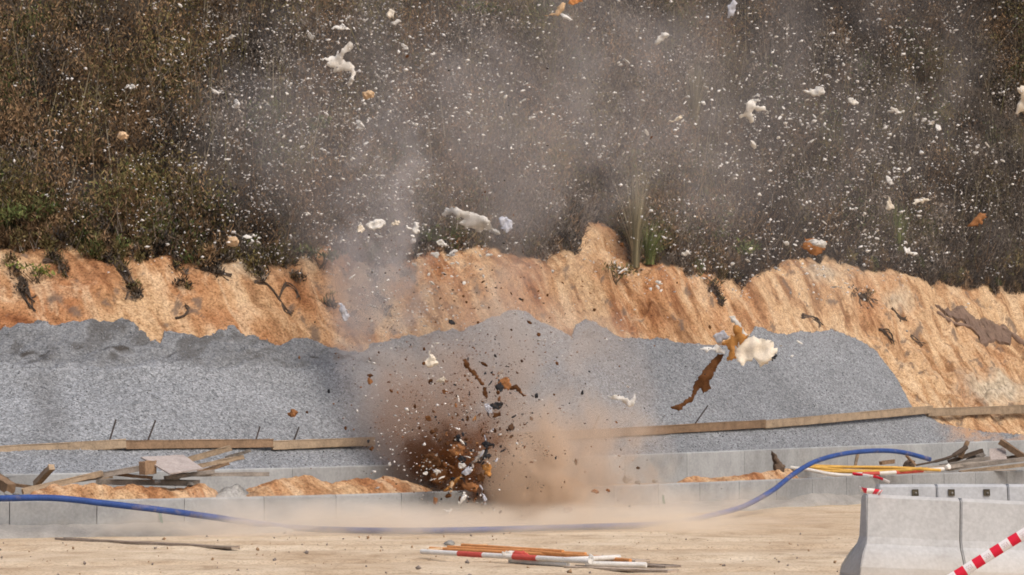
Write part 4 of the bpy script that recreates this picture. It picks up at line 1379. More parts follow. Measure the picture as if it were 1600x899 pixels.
def stems(bases, tips, w, cols):
    """crossed thin blades for dry stems"""
    n = len(bases)
    bases, tips = np.asarray(bases), np.asarray(tips)
    Vs = []
    for ang in (0, math.pi / 2):
        s = np.array([math.cos(ang), math.sin(ang), 0]) * 1.0
        ww = np.asarray(w)[:, None]
        Vs.append(np.stack([bases - s * ww, bases + s * ww, tips + s * ww * .4, tips - s * ww * .4], 1))
    V = np.concatenate(Vs).reshape(-1, 3)
    C = np.repeat(np.concatenate([cols, cols]), 4, 0)
    return V, np.arange(len(V)).reshape(-1, 4), C

def build_scrub():
    n = 3300
    X = RNG.uniform(-11.5, 17.5, n); t = RNG.uniform(4.6, 21.5, n)
    edge = TV(X)
    ok = t > edge + .08
    X, t, edge = X[ok], t[ok], edge[ok]
    Xe = RNG.uniform(-11, 15, 2600)
    te = TV(Xe) + RNG.uniform(-.10, .9, 2600)
    X = np.concatenate([X, Xe]); t = np.concatenate([t, te]); edge = np.concatenate([edge, TV(Xe)])
    n = len(X)
    rh = RNG.uniform(.22, .62, n)
    near = np.clip((t - edge) / .9, .28, 1); rh *= near
    rv = rh * RNG.uniform(.9, 1.9, n)
    z = H(X, t)
    keep = fbm(X * 1.0, t * 1.0, 3, 71) > -.22       # hollows with nothing in them
    C, Rr, K, Pl = [], [], [], []
    rnd = random.Random(5)
    S0, S1, SC, SW = [], [], [], []
    for i in range(n):
        if not keep[i] and rnd.random() < .85: continue
        y = float(DB(X[i])) + t[i]
        c = (X[i], y, float(z[i]) + rv[i] * .55)
        px, py = px_of(c)
        fl = fbm(np.array([X[i] * .8]), np.array([t[i] * .8]), 2, 72)[0]
        f2 = fbm(np.array([X[i] * .9 + 7]), np.array([t[i] * .9]), 2, 73)[0]
        w = {'brown': 1.0, 'olive': .5, 'grey': .7, 'dark': .6, 'green': .12}
        if px < 330: w.update(brown=2.2, grey=.25, olive=.7)
        elif px < 1150: w.update(grey=1.2, brown=.8, olive=.6, dark=.35)
        else: w.update(dark=3.2, grey=.7, brown=.45, olive=.35)
        if px < 330 and py > 280: w.update(olive=1.6, green=.7)
        if fl > .15: w['olive'] *= 4; w['green'] *= 3
        if fl < -.15: w['dark'] *= 5
        if f2 > .18: w['brown'] *= 5
        if f2 < -.18: w['grey'] *= 4
        pal = rnd.choices(list(w), list(w.values()))[0]
        C.append(c); Rr.append((rh[i], rh[i], rv[i])); Pl.append(pal)
        K.append(int(90 + 560 * rh[i] * (rv[i] ** .5)) if -100 < px < 1700 and py > -120 else 50)
        for _ in range(4):
            a = np.array([X[i] + rnd.gauss(0, rh[i] * .6), y + rnd.gauss(0, rh[i] * .6), float(z[i])])
            L = rv[i] * rnd.uniform(.6, 1.7)
            S0.append(a); S1.append(a + np.array([rnd.gauss(0, .45) * L, rnd.gauss(0, .45) * L, L * rnd.uniform(.5, 1)]))
            SC.append(np.array(rnd.choice(PAL['grey'] + PAL['brown'])) * rnd.uniform(.8, 1.7)); SW.append(rnd.uniform(.004, .010))
    # upright dry stalks and bare twigs standing above the bushes
    for k in range(650):
        X_ = rnd.uniform(-10.5, 15); t_ = float(TV(X_)) + rnd.uniform(.2, 10)
        a = np.array([X_, float(DB(X_)) + t_, float(H(X_, t_)) + .1])
        L = rnd.uniform(.5, 1.5)
        b_ = a + np.array([rnd.gauss(0, .16) * L, rnd.gauss(0, .2) * L, L])
        cc = np.array(rnd.choice([(.26, .22, .15), (.20, .16, .11), (.30, .26, .19), (.17, .15, .07)]))
        S0.append(a); S1.append(b_); SC.append(cc * rnd.uniform(.7, 1.2)); SW.append(rnd.uniform(.005, .011))
        for j in range(3):
            q = a + (b_ - a) * rnd.uniform(.4, .9)
            S0.append(q); S1.append(q + np.array([rnd.gauss(0, .22), rnd.gauss(0, .1), rnd.uniform(.02, .3)]) * L); SC.append(cc * rnd.uniform(.7, 1.2)); SW.append(.004)
    # scrub that has slid down the gullies of the cut
    for line in ([(172, 395), (190, 415), (205, 440), (214, 462)], [(15, 415), (25, 440), (40, 470)], [(72, 390), (88, 412), (104, 436)], [(270, 405), (282, 425), (286, 445)], [(392, 410), (404, 430), (412, 450)],
                 [(455, 420), (472, 440)], [(512, 455), (518, 470)], [(580, 420), (588, 455), (602, 490)], [(1105, 430), (1120, 455), (1132, 478)], [(1340, 455), (1358, 476)], [(320, 425), (345, 436)], [(1545, 455), (1590, 458)], [(860, 395), (900, 400)], [(620, 420), (640, 440)]):
        for (xa, ya), (xb, yb) in zip(line, line[1:]):
            for k in range(7):
                q = rnd.random()
                p = B(xa + (xb - xa) * q + rnd.gauss(0, 4), ya + (yb - ya) * q + rnd.gauss(0, 3), .03)
                C.append(tuple(p)); r_ = rnd.uniform(.06, .14); Rr.append((r_, r_, r_ * .8)); K.append(26); Pl.append(rnd.choice(['dark', 'dark', 'brown', 'grey', 'olive']))
    V, Fc, Cc = leaf_cloud(C, Rr, K, Pl)
    V2, F2, C2 = stems(S0, S1, SW, np.array(SC))
    me = mesh_np('undergrowth', np.concatenate([V, V2]), np.concatenate([Fc, F2 + len(V)]), False, np.concatenate([Cc, C2]))
    tag(link('undergrowth', me, M_LEAF), 'dense dry brown and grey scrub covering the hillside', 'scrub', kind='stuff')
    print('scrub faces', len(Fc) + len(F2))
    # low litter and grass rooted along the brow of the cut
build_scrub()

def plant(name, px, py, hpx, wpx, pal, label, cat, kind='bush', n=260, lift=0.0):
    """a single plant one can tell apart: leaves on stems, or a tuft of long blades"""
    base = B(px, py)
    s = base.y / F
    h, w = hpx * s, wpx * s
    rnd = random.Random(int(px * 3 + py))
    root = empty(name, base, label, cat, 'plants that stand out of the scrub')
    if kind == 'bush':
        cs, rs, ks, ps = [], [], [], []
        tips, bs, cols, ws = [], [], [], []
        for i in range(7):
            c = np.array([rnd.gauss(0, w * .28), rnd.gauss(0, w * .25), h * rnd.uniform(.35, .8)])
            cs.append(c); rs.append((w * .27, w * .27, h * .25)); ks.append(n // 7); ps.append(pal)
            for k in range(2):
                bs.append(np.array([rnd.gauss(0, w * .06), rnd.gauss(0, w * .06), -.05])); tips.append(c + np.array([rnd.gauss(0, w * .1), 0, h * .15])); cols.append(np.array((.10, .075, .05))); ws.append(.008)
        V, Fc, C = leaf_cloud(cs, rs, ks, ps, (.025, .05), (.06, .13))
        link('foliage', mesh_np('foliage', V, Fc, False, C), M_LEAF, root)
        V, Fc, C = stems(bs, tips, ws, np.array(cols))
        link('stem', mesh_np('stem', V, Fc, False, C), M_LEAF, root)
    else:
        nb = n
        Vs, Fs, Cs = [], [], []
        for i in range(nb):
            a = rnd.uniform(0, 6.28); lean = abs(rnd.gauss(0, .30)); L = h * rnd.uniform(.45, 1.05)
            d = np.array([math.cos(a), math.sin(a), 0])
            side = np.array([-d[1], d[0], 0]) * rnd.uniform(.006, .013)
            b0 = d * rnd.uniform(0, w * .12)
            col = np.array(rnd.choice(PAL[pal])) * rnd.uniform(.8, 1.6)
            prev = None
            for k in range(5):
                q = k / 4
                p = b0 + d * (lean * L * q ** 1.7) * (w / max(h, .01) + .4) + np.array([0, 0, L * q * (1 - .25 * lean * q)])
                ww = side * (1 - q * .85)
                i0 = len(Vs); Vs += [p - ww, p + ww]; Cs += [col, col]
                if k: Fs.append((i0 - 2, i0 - 1, i0 + 1, i0))
        link('blades', mesh_np('blades', np.array(Vs), np.array(Fs), False, np.array(Cs)), M_LEAF, root)
    return root
PAL['straw'] = [(.22, .19, .115), (.17, .145, .085), (.26, .22, .14), (.13, .12, .07)]
PAL['fresh'] = [(.11, .14, .04), (.14, .165, .055), (.075, .10, .032), (.17, .175, .07)]
PAL['lime'] = [(.12, .13, .03), (.09, .105, .028), (.15, .15, .045), (.075, .09, .03)]
plant('tall_grass', 992, 412, 165, 60, 'straw', 'tall straw coloured grass above the yellow earth patch', 'grass', 'tuft', 190)
plant('tall_grass', 1012, 414, 75, 90, 'fresh', 'green grass tuft at the foot of the tall straw grass', 'grass', 'tuft', 260)
plant('tall_grass', 1402, 412, 95, 70, 'fresh', 'pale green spiky grass in the dark scrub above the gravel end', 'grass', 'tuft', 200)
plant('tall_grass', 432, 218, 70, 30, 'lime', 'yellow green upright weed in the left part of the hillside', 'weed', 'tuft', 60)
plant('tall_grass', 1085, 190, 120, 50, 'straw', 'pale straw tuft high on the hillside', 'grass', 'tuft', 150)
plant('shrub', 48, 365, 60, 110, 'green', 'green shrub on the brow at the left picture edge', 'shrub', 'bush', 420)
plant('shrub', 655, 392, 34, 80, 'green', 'low green shrub on the brow right of the smoke streak', 'shrub', 'bush', 260)
plant('shrub', 1150, 412, 50, 90, 'fresh', 'fresh green shrub on the brow left of the spiky grass', 'shrub', 'bush', 600)
plant('shrub', 745, 50, 45, 90, 'lime', 'olive green shrub at the top of the hillside', 'shrub', 'bush', 300)
plant('shrub', 500, 225, 40, 80, 'green', 'dull green shrub in the middle of the left hillside', 'shrub', 'bush', 280)
plant('shrub', 500, 415, 34, 60, 'green', 'small green shrub hanging at the cut edge left of the smoke streak', 'shrub', 'bush', 200)
plant('shrub', 55, 440, 26, 45, 'lime', 'small yellow green plant on the orange earth at the left', 'shrub', 'bush', 120)
plant('shrub', 960, 440, 30, 60, 'olive', 'small olive shrub below the yellow earth patch', 'shrub', 'bush', 160)
plant('shrub', 1572, 452, 70, 110, 'olive', 'olive shrub on the brow at the right picture edge', 'shrub', 'bush', 380)

# ------------------------------------------------------------------ flying pieces: the big ones, each its own
gs = 'large scraps flying through the air'
def scrap(pts, d, thick, mat, label, seed, cat='scrap', name='flying_scrap', crumple=.9):
    return slab_from_px(name, pts, d, thick, mat, label, cat, gs, seed, tilt=random.Random(seed).uniform(-.5, .5), crumple=crumple, jag=.24)
scrap([(502, 94), (513, 92), (516, 89), (526, 86), (532, 85), (534, 80), (540, 73), (548, 67), (553, 74), (547, 81), (538, 86), (535, 93), (541, 97), (548, 97), (555, 109), (555, 119), (549, 131), (542, 135), (545, 127), (549, 119), (547, 113), (541, 110), (530, 111), (520, 113), (523, 107), (512, 104), (514, 96)],
      43, .03, M_SCRAP, 'white bird shaped scrap with a long curled tail before the left hillside', 1)
scrap([(516, 46), (524, 41), (538, 40), (546, 45), (535, 47), (520, 48)], 43.5, .03, M_SCRAP, 'flat white scrap just above the bird shaped scrap', 2)
scrap([(1167, 160), (1175, 155), (1185, 156), (1181, 167), (1196, 168), (1202, 174), (1193, 173), (1183, 174), (1177, 172), (1174, 179), (1181, 180), (1175, 183), (1178, 190), (1174, 192), (1169, 186), (1164, 183), (1156, 185), (1154, 181), (1161, 178), (1166, 170)],
      45, .03, M_SCRAP, 'white ragged four limbed scrap before the right hillside', 3)
scrap([(690, 335), (697, 324), (710, 325), (727, 331), (742, 334), (762, 341), (770, 355), (782, 365), (750, 365), (742, 357), (715, 350), (725, 342), (707, 334)], 43, .04, M_SCRAP, 'long ragged white scrap above the burst', 4)
scrap([(780, 342), (790, 339), (801, 346), (800, 357), (792, 363), (783, 358)], 43, .05, M_GREYSCRAP, 'rounded grey scrap at the end of the long ragged one', 5)
scrap([(572, 352), (578, 345), (592, 342), (602, 346), (602, 352), (590, 358), (585, 362), (575, 357)], 42.6, .05, M_SCRAP, 'chunky white scrap by the narrow smoke streak', 6)
scrap([(560, 352), (566, 350), (571, 358), (566, 365), (560, 362)], 42.6, .04, M_CREAM, 'small cream scrap left of the chunky white one', 61)
scrap([(634, 352), (645, 356), (648, 346), (655, 348), (653, 358), (657, 363), (648, 366), (638, 360)], 42.6, .04, M_SCRAP, 'forked white scrap right of the chunky white one', 62)
scrap([(611, 350), (617, 344), (625, 347), (622, 353), (614, 353)], 42.6, .04, M_CREAM, 'round cream scrap between chunky and forked scraps', 63)
scrap([(1022, 69), (1027, 57), (1040, 51), (1046, 55), (1036, 64), (1027, 70)], 46, .03, M_SCRAP, 'slanted white scrap near the top middle of the hillside', 7)
scrap([(1135, 26), (1138, 8), (1145, 0), (1151, 2), (1150, 14), (1145, 24), (1140, 28)], 46, .03, M_GREYSCRAP, 'upright grey white scrap at the top picture edge', 8)
scrap([(850, 24), (867, 21), (874, 10), (878, 4), (884, 6), (881, 15), (872, 26), (865, 24)], 44, .03, M_TAN, 'pinkish tan curled scrap at the top of the picture', 9)
scrap([(888, 6), (892, -2), (905, -4), (910, 2), (899, 7)], 44, .03, M_ORANGE, 'orange scrap cut by the top picture edge', 10)
scrap([(1254, 142), (1270, 140), (1275, 135), (1287, 137), (1289, 147), (1275, 151), (1260, 147)], 46, .04, M_SCRAP, 'white bone shaped scrap right of the four limbed scrap', 11)
scrap([(1325, 154), (1332, 153), (1342, 160), (1334, 164), (1326, 160)], 46, .03, M_SCRAP, 'small white scrap right of the bone shaped scrap', 12)
scrap([(1390, 169), (1400, 169), (1405, 174), (1413, 173), (1407, 179), (1400, 175)], 46, .02, M_SCRAP, 'thin bent white scrap high over the right hillside', 13)
scrap([(1587, 142), (1596, 134), (1610, 136), (1612, 176), (1598, 174), (1588, 177), (1590, 166), (1596, 155)], 45, .04, M_CREAM, 'pale scrap cut by the right picture edge', 14)
scrap([(1510, 355), (1522, 342), (1532, 332), (1542, 334), (1540, 342), (1527, 353)], 47, .05, M_RUST, 'orange slanted scrap before the right hillside', 15)
scrap([(529, 474), (535, 473), (541, 484), (546, 496), (538, 502), (532, 495)], 42.5, .03, M_GREYSCRAP, 'pale blue grey sliver before the orange cut', 16)
scrap([(662, 566), (668, 560), (672, 549), (677, 556), (685, 566), (683, 571), (673, 574), (665, 571)], 42, .08, M_CREAM, 'cream lump with a pointed top above the dark burst', 17)
scrap([(680, 596), (688, 591), (694, 588), (695, 597), (688, 599)], 42, .05, M_CREAM, 'smaller cream scrap below the cream lump', 18)
scrap([(950, 620), (962, 616), (975, 619), (985, 627), (992, 615), (994, 622), (990, 635), (982, 636), (972, 627), (957, 624)], 43, .03, M_SCRAP, 'white fish shaped scrap before the right gravel', 19)
scrap([(1411, 387), (1420, 388), (1434, 397), (1428, 400), (1414, 394)], 48, .03, M_SCRAP, 'white sliver at the foot of the spiky grass', 20)
scrap([(1385, 318), (1388, 308), (1392, 316), (1398, 326), (1384, 327)], 48, .03, M_CREAM, 'cream triangular scrap before the dark right scrub', 21)
scrap([(1424, 318), (1428, 312), (1440, 311), (1455, 312), (1448, 315), (1434, 316), (1430, 322)], 48, .03, M_CREAM, 'cream two ended scrap right of the triangular one', 22)
scrap([(1384, 284), (1386, 274), (1390, 276), (1397, 288), (1391, 291)], 48, .03, M_SCRAP, 'upright white scrap above the cream triangular one', 23)
scrap([(1250, 385), (1258, 372), (1276, 374), (1292, 378), (1288, 392), (1276, 400), (1262, 394)], 49, .04, M_RUST, 'rust orange scrap on the brow at the right', 24)
scrap([(1262, 376), (1284, 374), (1292, 382), (1286, 388), (1272, 383)], 48.8, .03, M_SCRAP, 'white scrap touching the rust orange scrap on the brow', 25)
scrap([(603, 22), (608, 14), (616, 18), (614, 30), (606, 28)], 44, .05, M_CREAM, 'pale tan lump near the top left of the scraps', 26)
scrap([(611, 36), (620, 30), (626, 33), (618, 42)], 44, .03, M_SCRAP, 'white scrap under the pale tan lump', 27)
scrap([(480, 56), (484, 50), (492, 56), (489, 61), (483, 60)], 44, .04, M_SCRAP, 'white chip left above the bird shaped scrap', 28)
scrap([(627, 68), (636, 71), (638, 78), (632, 78)], 44, .03, M_SCRAP, 'white chip right of the bird shaped scrap', 29)
scrap([(352, 60), (363, 54), (367, 57), (357, 63)], 44, .02, M_SCRAP, 'thin white streak of scrap in the left hillside', 30)
scrap([(1043, 190), (1056, 185), (1064, 180), (1066, 184), (1052, 191)], 46, .02, M_CREAM, 'thin cream scrap left of the four limbed scrap', 31)
scrap([(1062, 398), (1072, 391), (1079, 396), (1071, 401)], 47, .03, M_SCRAP, 'white scrap on the brow right of the straw grass', 32)
scrap([(676, 400), (684, 394), (688, 398), (684, 404)], 42.6, .03, M_SCRAP, 'white chip above the orange cut near the burst', 33)
scrap([(682, 378), (690, 374), (698, 381), (697, 387), (686, 384)], 42.6, .03, M_SCRAP, 'white chip above the burst left of the long ragged scrap', 34)
for px, py, r, mat, lab, sd in ((458, 647, 7, M_RUST, 'orange clod flying before the left gravel', 1), (888, 797, 6, M_RUST, 'orange clod low in front of the channel wall', 2), (930, 768, 4.5, M_RUST, 'orange clod at the wall top right of the burst', 3),
        (950, 766, 3.5, M_RUST, 'smaller orange clod right beside the one at the wall top', 4), (364, 377, 9, M_TAN, 'pinkish clod flying at the left brow', 5), (192, 212, 9, M_TAN, 'orange clod before the left hillside', 6),
        (575, 149, 8, M_TAN, 'orange clod below the bird shaped scrap', 7), (578, 597, 4, M_RUST, 'orange clod left of the burst over the gravel', 8), (579, 587, 4, M_CLOD, 'dark clod just above the orange one over the gravel', 9)):
    tag(bm_obj('soil_clod', rock_bm(P(px, py, 42.3), r * 42.3 / F, sd + 300, 2, (1.15, .9, .8 + .1 * (sd % 3)), 1.1), mat), lab, 'clod', 'clods flying through the air')

# the torn sack
dS = 43.0
sk = empty('torn_sack', P(1140, 548, dS), 'torn sack of brown strip, orange strap and cream stuffing before the gravel', 'torn sack', gs)
def spart(name, pts, dd, thick, mat, seed, crumple=.8): return slab_from_px(name, pts, dS + dd, thick, mat, None, None, None, seed, 0.1, sk, crumple, .24)
spart('brown_strip', [(1133, 554), (1123, 554), (1111, 565), (1102, 574), (1094, 586), (1087, 595), (1083, 603), (1082, 612), (1079, 620), (1068, 627), (1058, 633), (1047, 637), (1054, 641), (1060, 644), (1068, 635), (1079, 629), (1089, 612), (1095, 606), (1099, 615), (1108, 609), (1113, 588), (1118, 579), (1125, 566)], 0, .05, M_CLOD, 1)
spart('white_flap', [(1092, 545), (1111, 543), (1134, 546), (1133, 553), (1119, 550), (1102, 549)], .05, .02, M_WHITE, 2)
spart('grey_flap', [(1113, 525), (1128, 516), (1142, 527), (1128, 536), (1119, 534)], .1, .03, M_GREYSCRAP, 3)
spart('white_strap', [(1138, 495), (1145, 493), (1155, 503), (1162, 516), (1172, 527), (1166, 528), (1158, 519), (1150, 508)], .06, .02, M_SCRAP, 4)
M_ORCL = plain('ochre_cloth', (.42, .20, .06), .4, 9, .9, .5, 0)
spart('orange_strap', [(1147, 510), (1159, 512), (1160, 522), (1170, 525), (1160, 533), (1147, 546), (1149, 561), (1134, 565), (1138, 552), (1138, 542), (1128, 539), (1132, 533), (1147, 526)], -.03, .05, M_ORCL, 5)
spart('cream_stuffing', [(1162, 531), (1176, 524), (1191, 531), (1204, 532), (1215, 548), (1208, 559), (1196, 569), (1189, 572), (1177, 560), (1162, 573), (1153, 565), (1145, 552), (1151, 542)], -.08, .035, M_CREAM, 6, .75)
spart('black_end', [(1203, 561), (1212, 553), (1215, 556), (1208, 566)], -.12, .04, M_BLACK, 7)

# heart of the burst
gc = 'shards flung out of the burst'
dC = 41.75
def shard(pts, mat, label, seed, dd=0.0, thick=.04, name='flying_shard', cat='shard'):
    return slab_from_px(name, pts, dC + dd, thick, mat, label, cat, gc, seed, .2, crumple=.9, jag=.30)
shard([(722, 563), (727, 561), (734, 570), (743, 582), (751, 592), (757, 602), (752, 603), (744, 594), (735, 583), (727, 573)], M_CLOD, 'long dark brown strip pointing down into the burst', 1)
shard([(754, 604), (760, 606), (763, 616), (760, 624), (756, 616)], M_CLOD, 'short brown strip below the long dark strip', 2)
shard([(777, 600), (782, 592), (789, 589), (798, 594), (799, 604), (794, 612), (788, 606), (781, 607)], M_RUST, 'rust tuft at the top of the burst', 3, .1)
shard([(773, 603), (781, 597), (787, 603), (785, 612), (777, 611)], M_BLACK, 'black scrap beside the rust tuft', 4)
shard([(801, 604), (808, 603), (814, 611), (821, 618), (815, 618), (806, 611)], M_CLOD, 'thin brown strip right of the rust tuft', 5)
shard([(757, 632), (764, 630), (770, 636), (770, 646), (763, 648), (758, 641)], M_GREYSCRAP, 'blue grey shard above the burst', 6)
shard([(764, 634), (775, 627), (787, 630), (783, 637), (772, 641)], M_BLACK, 'black shard beside the blue grey one', 7, .05)
shard([(766, 655), (772, 646), (783, 640), (783, 648), (774, 652)], M_CLOD, 'brown red shard below the blue grey one', 8)
shard([(732, 733), (738, 722), (748, 709), (756, 700), (758, 704), (750, 716), (741, 728), (735, 736)], M_GREYWOOD, 'pale splintered stake in the heart of the burst', 9, -.15, .05)
shard([(715, 717), (722, 712), (729, 715), (727, 722), (719, 722)], M_BLACK, 'black shard left of the pale stake', 10)
shard([(745, 716), (752, 706), (758, 696), (764, 699), (760, 710), (768, 712), (757, 718), (750, 725), (738, 723)], M_BLACK, 'largest black shard beside the pale stake', 11, -.1, .06)
shard([(752, 695), (758, 687), (757, 678), (762, 690), (772, 695), (763, 699)], M_BLACK, 'spiky black shard over the pale stake', 12)
shard([(755, 710), (764, 708), (770, 713), (762, 717)], M_BLACK, 'small black shard right of the stake', 13)
shard([(715, 727), (722, 724), (729, 727), (725, 732), (717, 731)], M_SCRAP, 'white shard left of the stake foot', 14, -.2)
shard([(720, 740), (727, 733), (738, 730), (736, 738), (728, 744), (724, 741)], M_GREYSCRAP, 'blue white shard under the stake foot', 15, -.2)
shard([(677, 738), (682, 733), (687, 734), (689, 739), (682, 743)], M_SCRAP, 'white scrap in the dark burst', 16, -.2)
shard([(661, 741), (664, 737), (669, 739), (665, 743)], M_SCRAP, 'smaller white scrap left in the dark burst', 17, -.2)
shard([(670, 750), (676, 749), (683, 747), (679, 752)], M_SCRAP, 'thin white scrap lowest in the dark burst', 18, -.2)
shard([(703, 756), (709, 748), (716, 745), (722, 740), (718, 750), (709, 760), (699, 768), (692, 768)], M_ORCL, 'rust coloured fan of mud left under the burst', 19, 0, .06)
shard([(720, 757), (728, 751), (738, 754), (748, 758), (744, 767), (732, 768), (724, 763)], M_RUST, 'rust coloured mud lump under the stake', 20, 0, .08)
shard([(700, 705), (708, 695), (718, 694), (726, 700), (722, 710), (712, 714), (704, 712)], M_RUST, 'rust brown mud lump left above the stake', 21, .15, .1)
shard([(655, 728), (660, 715), (672, 708), (686, 712), (690, 724), (680, 735), (664, 737)], M_CLOD, 'dark brown mud lump in the dark burst', 22, .25, .12)
shard([(672, 740), (684, 730), (697, 734), (700, 748), (688, 758), (676, 754)], M_CLOD, 'dark mud lump lowest in the dark burst', 23, .25, .12)
shard([(716, 784), (720, 776), (726, 768), (730, 775), (724, 783), (719, 789)], M_WHITE, 'white strip falling before the channel wall', 24, -.3)
shard([(691, 796), (698, 798), (703, 794), (710, 796), (704, 803), (701, 806), (697, 801)], M_SCRAP, 'white forked scrap lowest in front of the wall', 25, -.5)
shard([(742, 740), (752, 738), (758, 746), (753, 756), (744, 752)], M_CLOD, 'dark brown mud lump right of the stake foot', 26, .05, .08)
shard([(752, 728), (760, 722), (768, 730), (766, 744), (757, 742)], M_ORCL, 'ochre mud lump right of the stake', 27, .12, .08)
shard([(749, 757), (753, 760), (757, 775), (761, 790), (757, 787), (752, 772)], M_GREYSCRAP, 'thin grey strip hanging under the burst', 28, -.1, .02)
shard([(706, 752), (710, 757), (707, 766), (703, 771), (704, 760)], M_TAN, 'thin tan strip left under the burst', 29, -.2, .02)

# thin splinters thrown outwards from the heart
rs = random.Random(77)
for i in range(44):
    jx, jy = rs.choice([(790, 590), (800, 560), (725, 560), (640, 640), (655, 735), (690, 785), (830, 640), (770, 640), (745, 805), (700, 600)])
    q = rs.uniform(.04, .8) ** 1.3
    cx, cy = 738 + (jx - 738) * q + rs.gauss(0, 13), 722 + (jy - 722) * q + rs.gauss(0, 13)
    a = math.atan2(jy - 722, jx - 738) + rs.gauss(0, .5)
    L, w = rs.uniform(5, 15), rs.uniform(1.5, 3.6)
    ca, sa = math.cos(a), math.sin(a)
    prof = [(-.5, 0), (-.25, -.5), (.05, -.35), (.3, -.5), (.5, -.05), (.28, .35), (.0, .5), (-.3, .3)]
    pts = [(cx + ca * u_ * L - sa * v_ * w, cy + sa * u_ * L + ca * v_ * w) for u_, v_ in prof]
    kind_, mat_ = rs.choice([('black', M_BLACK), ('black', M_BLACK), ('brown', M_CLOD), ('brown', M_CLOD), ('ochre', M_ORCL), ('white', M_SCRAP), ('grey', M_GREYSCRAP)])
    o = slab_from_px('flying_splinter', pts, 41.6 + rs.uniform(-.5, .6), .012, mat_, f'thin {kind_} splinter flung out from the burst', 'splinter', f'{kind_} splinters flung out from the burst', 900 + i, .2, None, .6, .22)

# ------------------------------------------------------------------ flying pieces: the small ones
def chip_mesh(name, seed, flat, sub=1):
    bm = rock_bm((0, 0, 0), 1.0, seed, sub, (1, .8, flat), .9)
    me = bpy.data.meshes.new(name); bm.to_mesh(me); bm.free()
    return me
def depth_limit(px, py):
    if py > 690: return 46.0
    X, t = T(px, py); return float(DB(X)) + t - .35

def sample_white(n):
    """where the photograph's white chips are thick"""
    blobs = [(500, 120, 150, 120, 1.0), (640, 130, 170, 120, .9), (400, 270, 130, 110, .75), (590, 320, 90, 110, .7), (1340, 290, 140, 110, 1.15), (1390, 90, 170, 120, .6),
             (930, 180, 200, 170, .40), (1250, 150, 150, 120, .5), (690, 600, 80, 110, .6), (670, 690, 45, 55, 1.3), (735, 720, 30, 40, 1.2), (180, 180, 110, 140, .22), (1150, 380, 130, 70, .4), (620, 480, 100, 80, .3), (720, 700, 70, 60, .2)]
    w = np.array([b[4] * b[2] * b[3] for b in blobs]); w /= w.sum()
    out = []
    while len(out) < n:
        b = blobs[RNG.choice(len(blobs), p=w)]
        x, y = RNG.normal(b[0], b[2]), RNG.normal(b[1], b[3])
        k = 1 if RNG.random() < .45 else int(RNG.integers(2, 9))
        sp = RNG.uniform(5, 26)
        for _ in range(k):
            xx, yy = x + (RNG.normal(0, sp) if k > 1 else 0), y + (RNG.normal(0, sp * .7) if k > 1 else 0)
            if -30 < xx < 1640 and -30 < yy < 800 and not (xx < 520 and yy > 430) and not (xx > 1000 and yy > 470 and RNG.random() < .85): out.append((xx, yy))
    return out[:n]
JETS = [(790, 590), (800, 560), (725, 560), (640, 640), (655, 735), (690, 775), (830, 640), (770, 640), (600, 560), (860, 690), (700, 600), (745, 800)]
def sample_dark(n):
    blobs = [(735, 690, 55, 70, 1.2), (760, 610, 110, 90, 1.0), (860, 700, 80, 60, .5), (700, 520, 110, 70, .5), (640, 700, 60, 60, .35), (760, 330, 160, 160, .12)]
    w = np.array([b[4] * b[2] * b[3] for b in blobs]); w /= w.sum()
    out = []
    while len(out) < n:
        b = blobs[RNG.choice(len(blobs), p=w)]
        x, y = RNG.normal(b[0], b[2]), RNG.normal(b[1], b[3])
        if RNG.random() < .42:                                   # jets of earth leaving the heart of the burst
            jx, jy = JETS[int(RNG.integers(0, len(JETS)))]
            q = RNG.random() ** .7; w_ = 4 + 9 * q
            x, y = 738 + (jx - 738) * q + RNG.normal(0, w_), 722 + (jy - 722) * q + RNG.normal(0, w_)
        if 380 < x < 1150 and 0 < y < 815: out.append((x, y))
    return out

white_meshes = [chip_mesh('white_chip', 500 + i, random.Random(i).uniform(.35, .8)) for i in range(10)]
for m_ in white_meshes: m_.materials.append(M_SCRAP)
pts = sample_white(290)
for i, (px, py) in enumerate(pts):
    dmax = depth_limit(px, py)
    d = RNG.uniform(40.5, max(41.5, min(dmax, 50.0)))
    o = bpy.data.objects.new('white_chip', white_meshes[i % 10]); COL.link(o)
    o.location = P(px, py, d)
    s = float(np.clip(RNG.lognormal(math.log(3.2), .42), 2.2, 8.0)) * d / F
    o.scale = (s * RNG.uniform(.9, 1.6), s * RNG.uniform(.7, 1.1), s * RNG.uniform(.6, 1.0))
    o.rotation_euler = (RNG.uniform(-.7, .7), RNG.uniform(-.7, .7), RNG.uniform(0, 6.28))
    if px < 330: lab, gg = 'small white chip flying before the brown scrub at the left', 'white chips before the left scrub'
    elif py > 430: lab, gg = 'small white chip flying low before the cut, gravel or burst', 'white chips low round the burst'
    elif px < 820: lab, gg = 'small white chip in the thick spray above and left of the burst', 'white chips above the burst'
    elif px < 1180: lab, gg = 'small white chip in the thin spray before the smoky middle hillside', 'white chips in the middle smoke'
    else: lab, gg = 'small white chip in the spray before the dark scrub at the right', 'white chips before the right scrub'
    tag(o, lab, 'chip', gg)

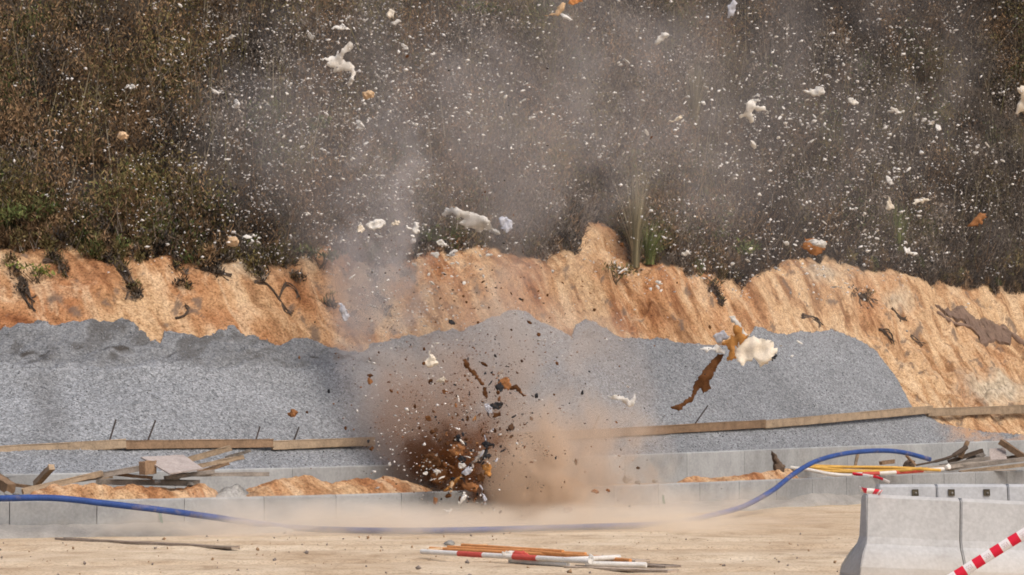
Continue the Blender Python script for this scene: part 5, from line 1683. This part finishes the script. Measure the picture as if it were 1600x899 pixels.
def flecks(name, pts, sizes_px, cols, label, cat):
    W, S = [], []
    for (px, py), s in zip(pts, sizes_px):
        dmax = depth_limit(px, py) if random.random() < .3 else 47.0
        d = RNG.uniform(39.5, min(dmax, 49.0))
        W.append(P(px, py, d)); S.append(s * d / F)
    me = rock_field(name, np.array([tuple(v) for v in W]), S, None, cols, .5, 1.45)
    # lying flat: wider than high
    tag(link(name, me, M_FLECK), label, cat, kind='stuff')
n = 13000
pw = sample_white(n)
sz = np.clip(RNG.lognormal(math.log(1.15), .50, n), .5, 3.2)
gcol = RNG.uniform(.28, .80, (n, 1)) * np.array([[1, .965, .92]])
flecks('white_debris', pw, sz, gcol, 'fine white specks filling the air before the hillside', 'debris')
n = 4200
pd = sample_dark(n)
sz = np.clip(RNG.lognormal(math.log(.95), .42, n), .5, 2.2)
k = RNG.random((n, 1))
gcol = np.where(k < .35, np.array([[.03, .025, .022]]), np.where(k < .7, np.array([[.14, .06, .025]]), np.array([[.24, .12, .06]])))
flecks('dark_debris', pd, sz, gcol, 'fine brown and black crumbs of earth round the burst', 'debris')

clod_meshes = [chip_mesh('mud_clod', 700 + i, .8, 2) for i in range(8)]
for i, m_ in enumerate(clod_meshes): m_.materials.append(M_CLOD if i < 5 else (M_RUST if i == 5 else M_BLACK))
pts = sample_dark(250)
for i, (px, py) in enumerate(pts):
    d = RNG.uniform(40.8, min(depth_limit(px, py), 43.2))
    k = i % 8
    o = bpy.data.objects.new('mud_clod', clod_meshes[k]); COL.link(o)
    o.location = P(px, py, d)
    near = math.hypot(px - 735, py - 690) < 70
    s = float(np.clip(RNG.lognormal(math.log(2.0), .42), 1.3, 5.5)) * (1.2 if near else 1) * d / F
    o.scale = (s * RNG.uniform(.8, 1.6), s * RNG.uniform(.7, 1.1), s * RNG.uniform(.7, 1.2))
    o.rotation_euler = (RNG.uniform(0, 6.28), RNG.uniform(0, 6.28), RNG.uniform(0, 6.28))
    col = 'brown' if k < 5 else ('rust coloured' if k == 5 else 'black')
    if near: lab, gg = f'small {col} clod in the heart of the burst', f'{col} clods in the heart of the burst'
    elif py < 640: lab, gg = f'small {col} clod flung above the burst', f'{col} clods above the burst'
    else: lab, gg = f'small {col} clod flung sideways from the burst', f'{col} clods beside the burst'
    tag(o, lab, 'clod', gg)

# stones and crumbs lying on the sand track
n = 500
X = RNG.uniform(-7, 8, n); Y = RNG.uniform(27, 40, n)
s = np.clip(RNG.lognormal(math.log(.011), .5, n), .005, .04)
kk = RNG.random((n, 1))
rock = rock_field('loose_gravel', np.stack([X, Y, s * .3], 1), s, None, np.where(kk < .6, np.array([[.3, .2, .12]]), np.array([[.2, .17, .15]])))
tag(link('loose_gravel', rock, M_FLECK), 'crumbs of stone and earth scattered on the sand track', 'gravel', kind='stuff')
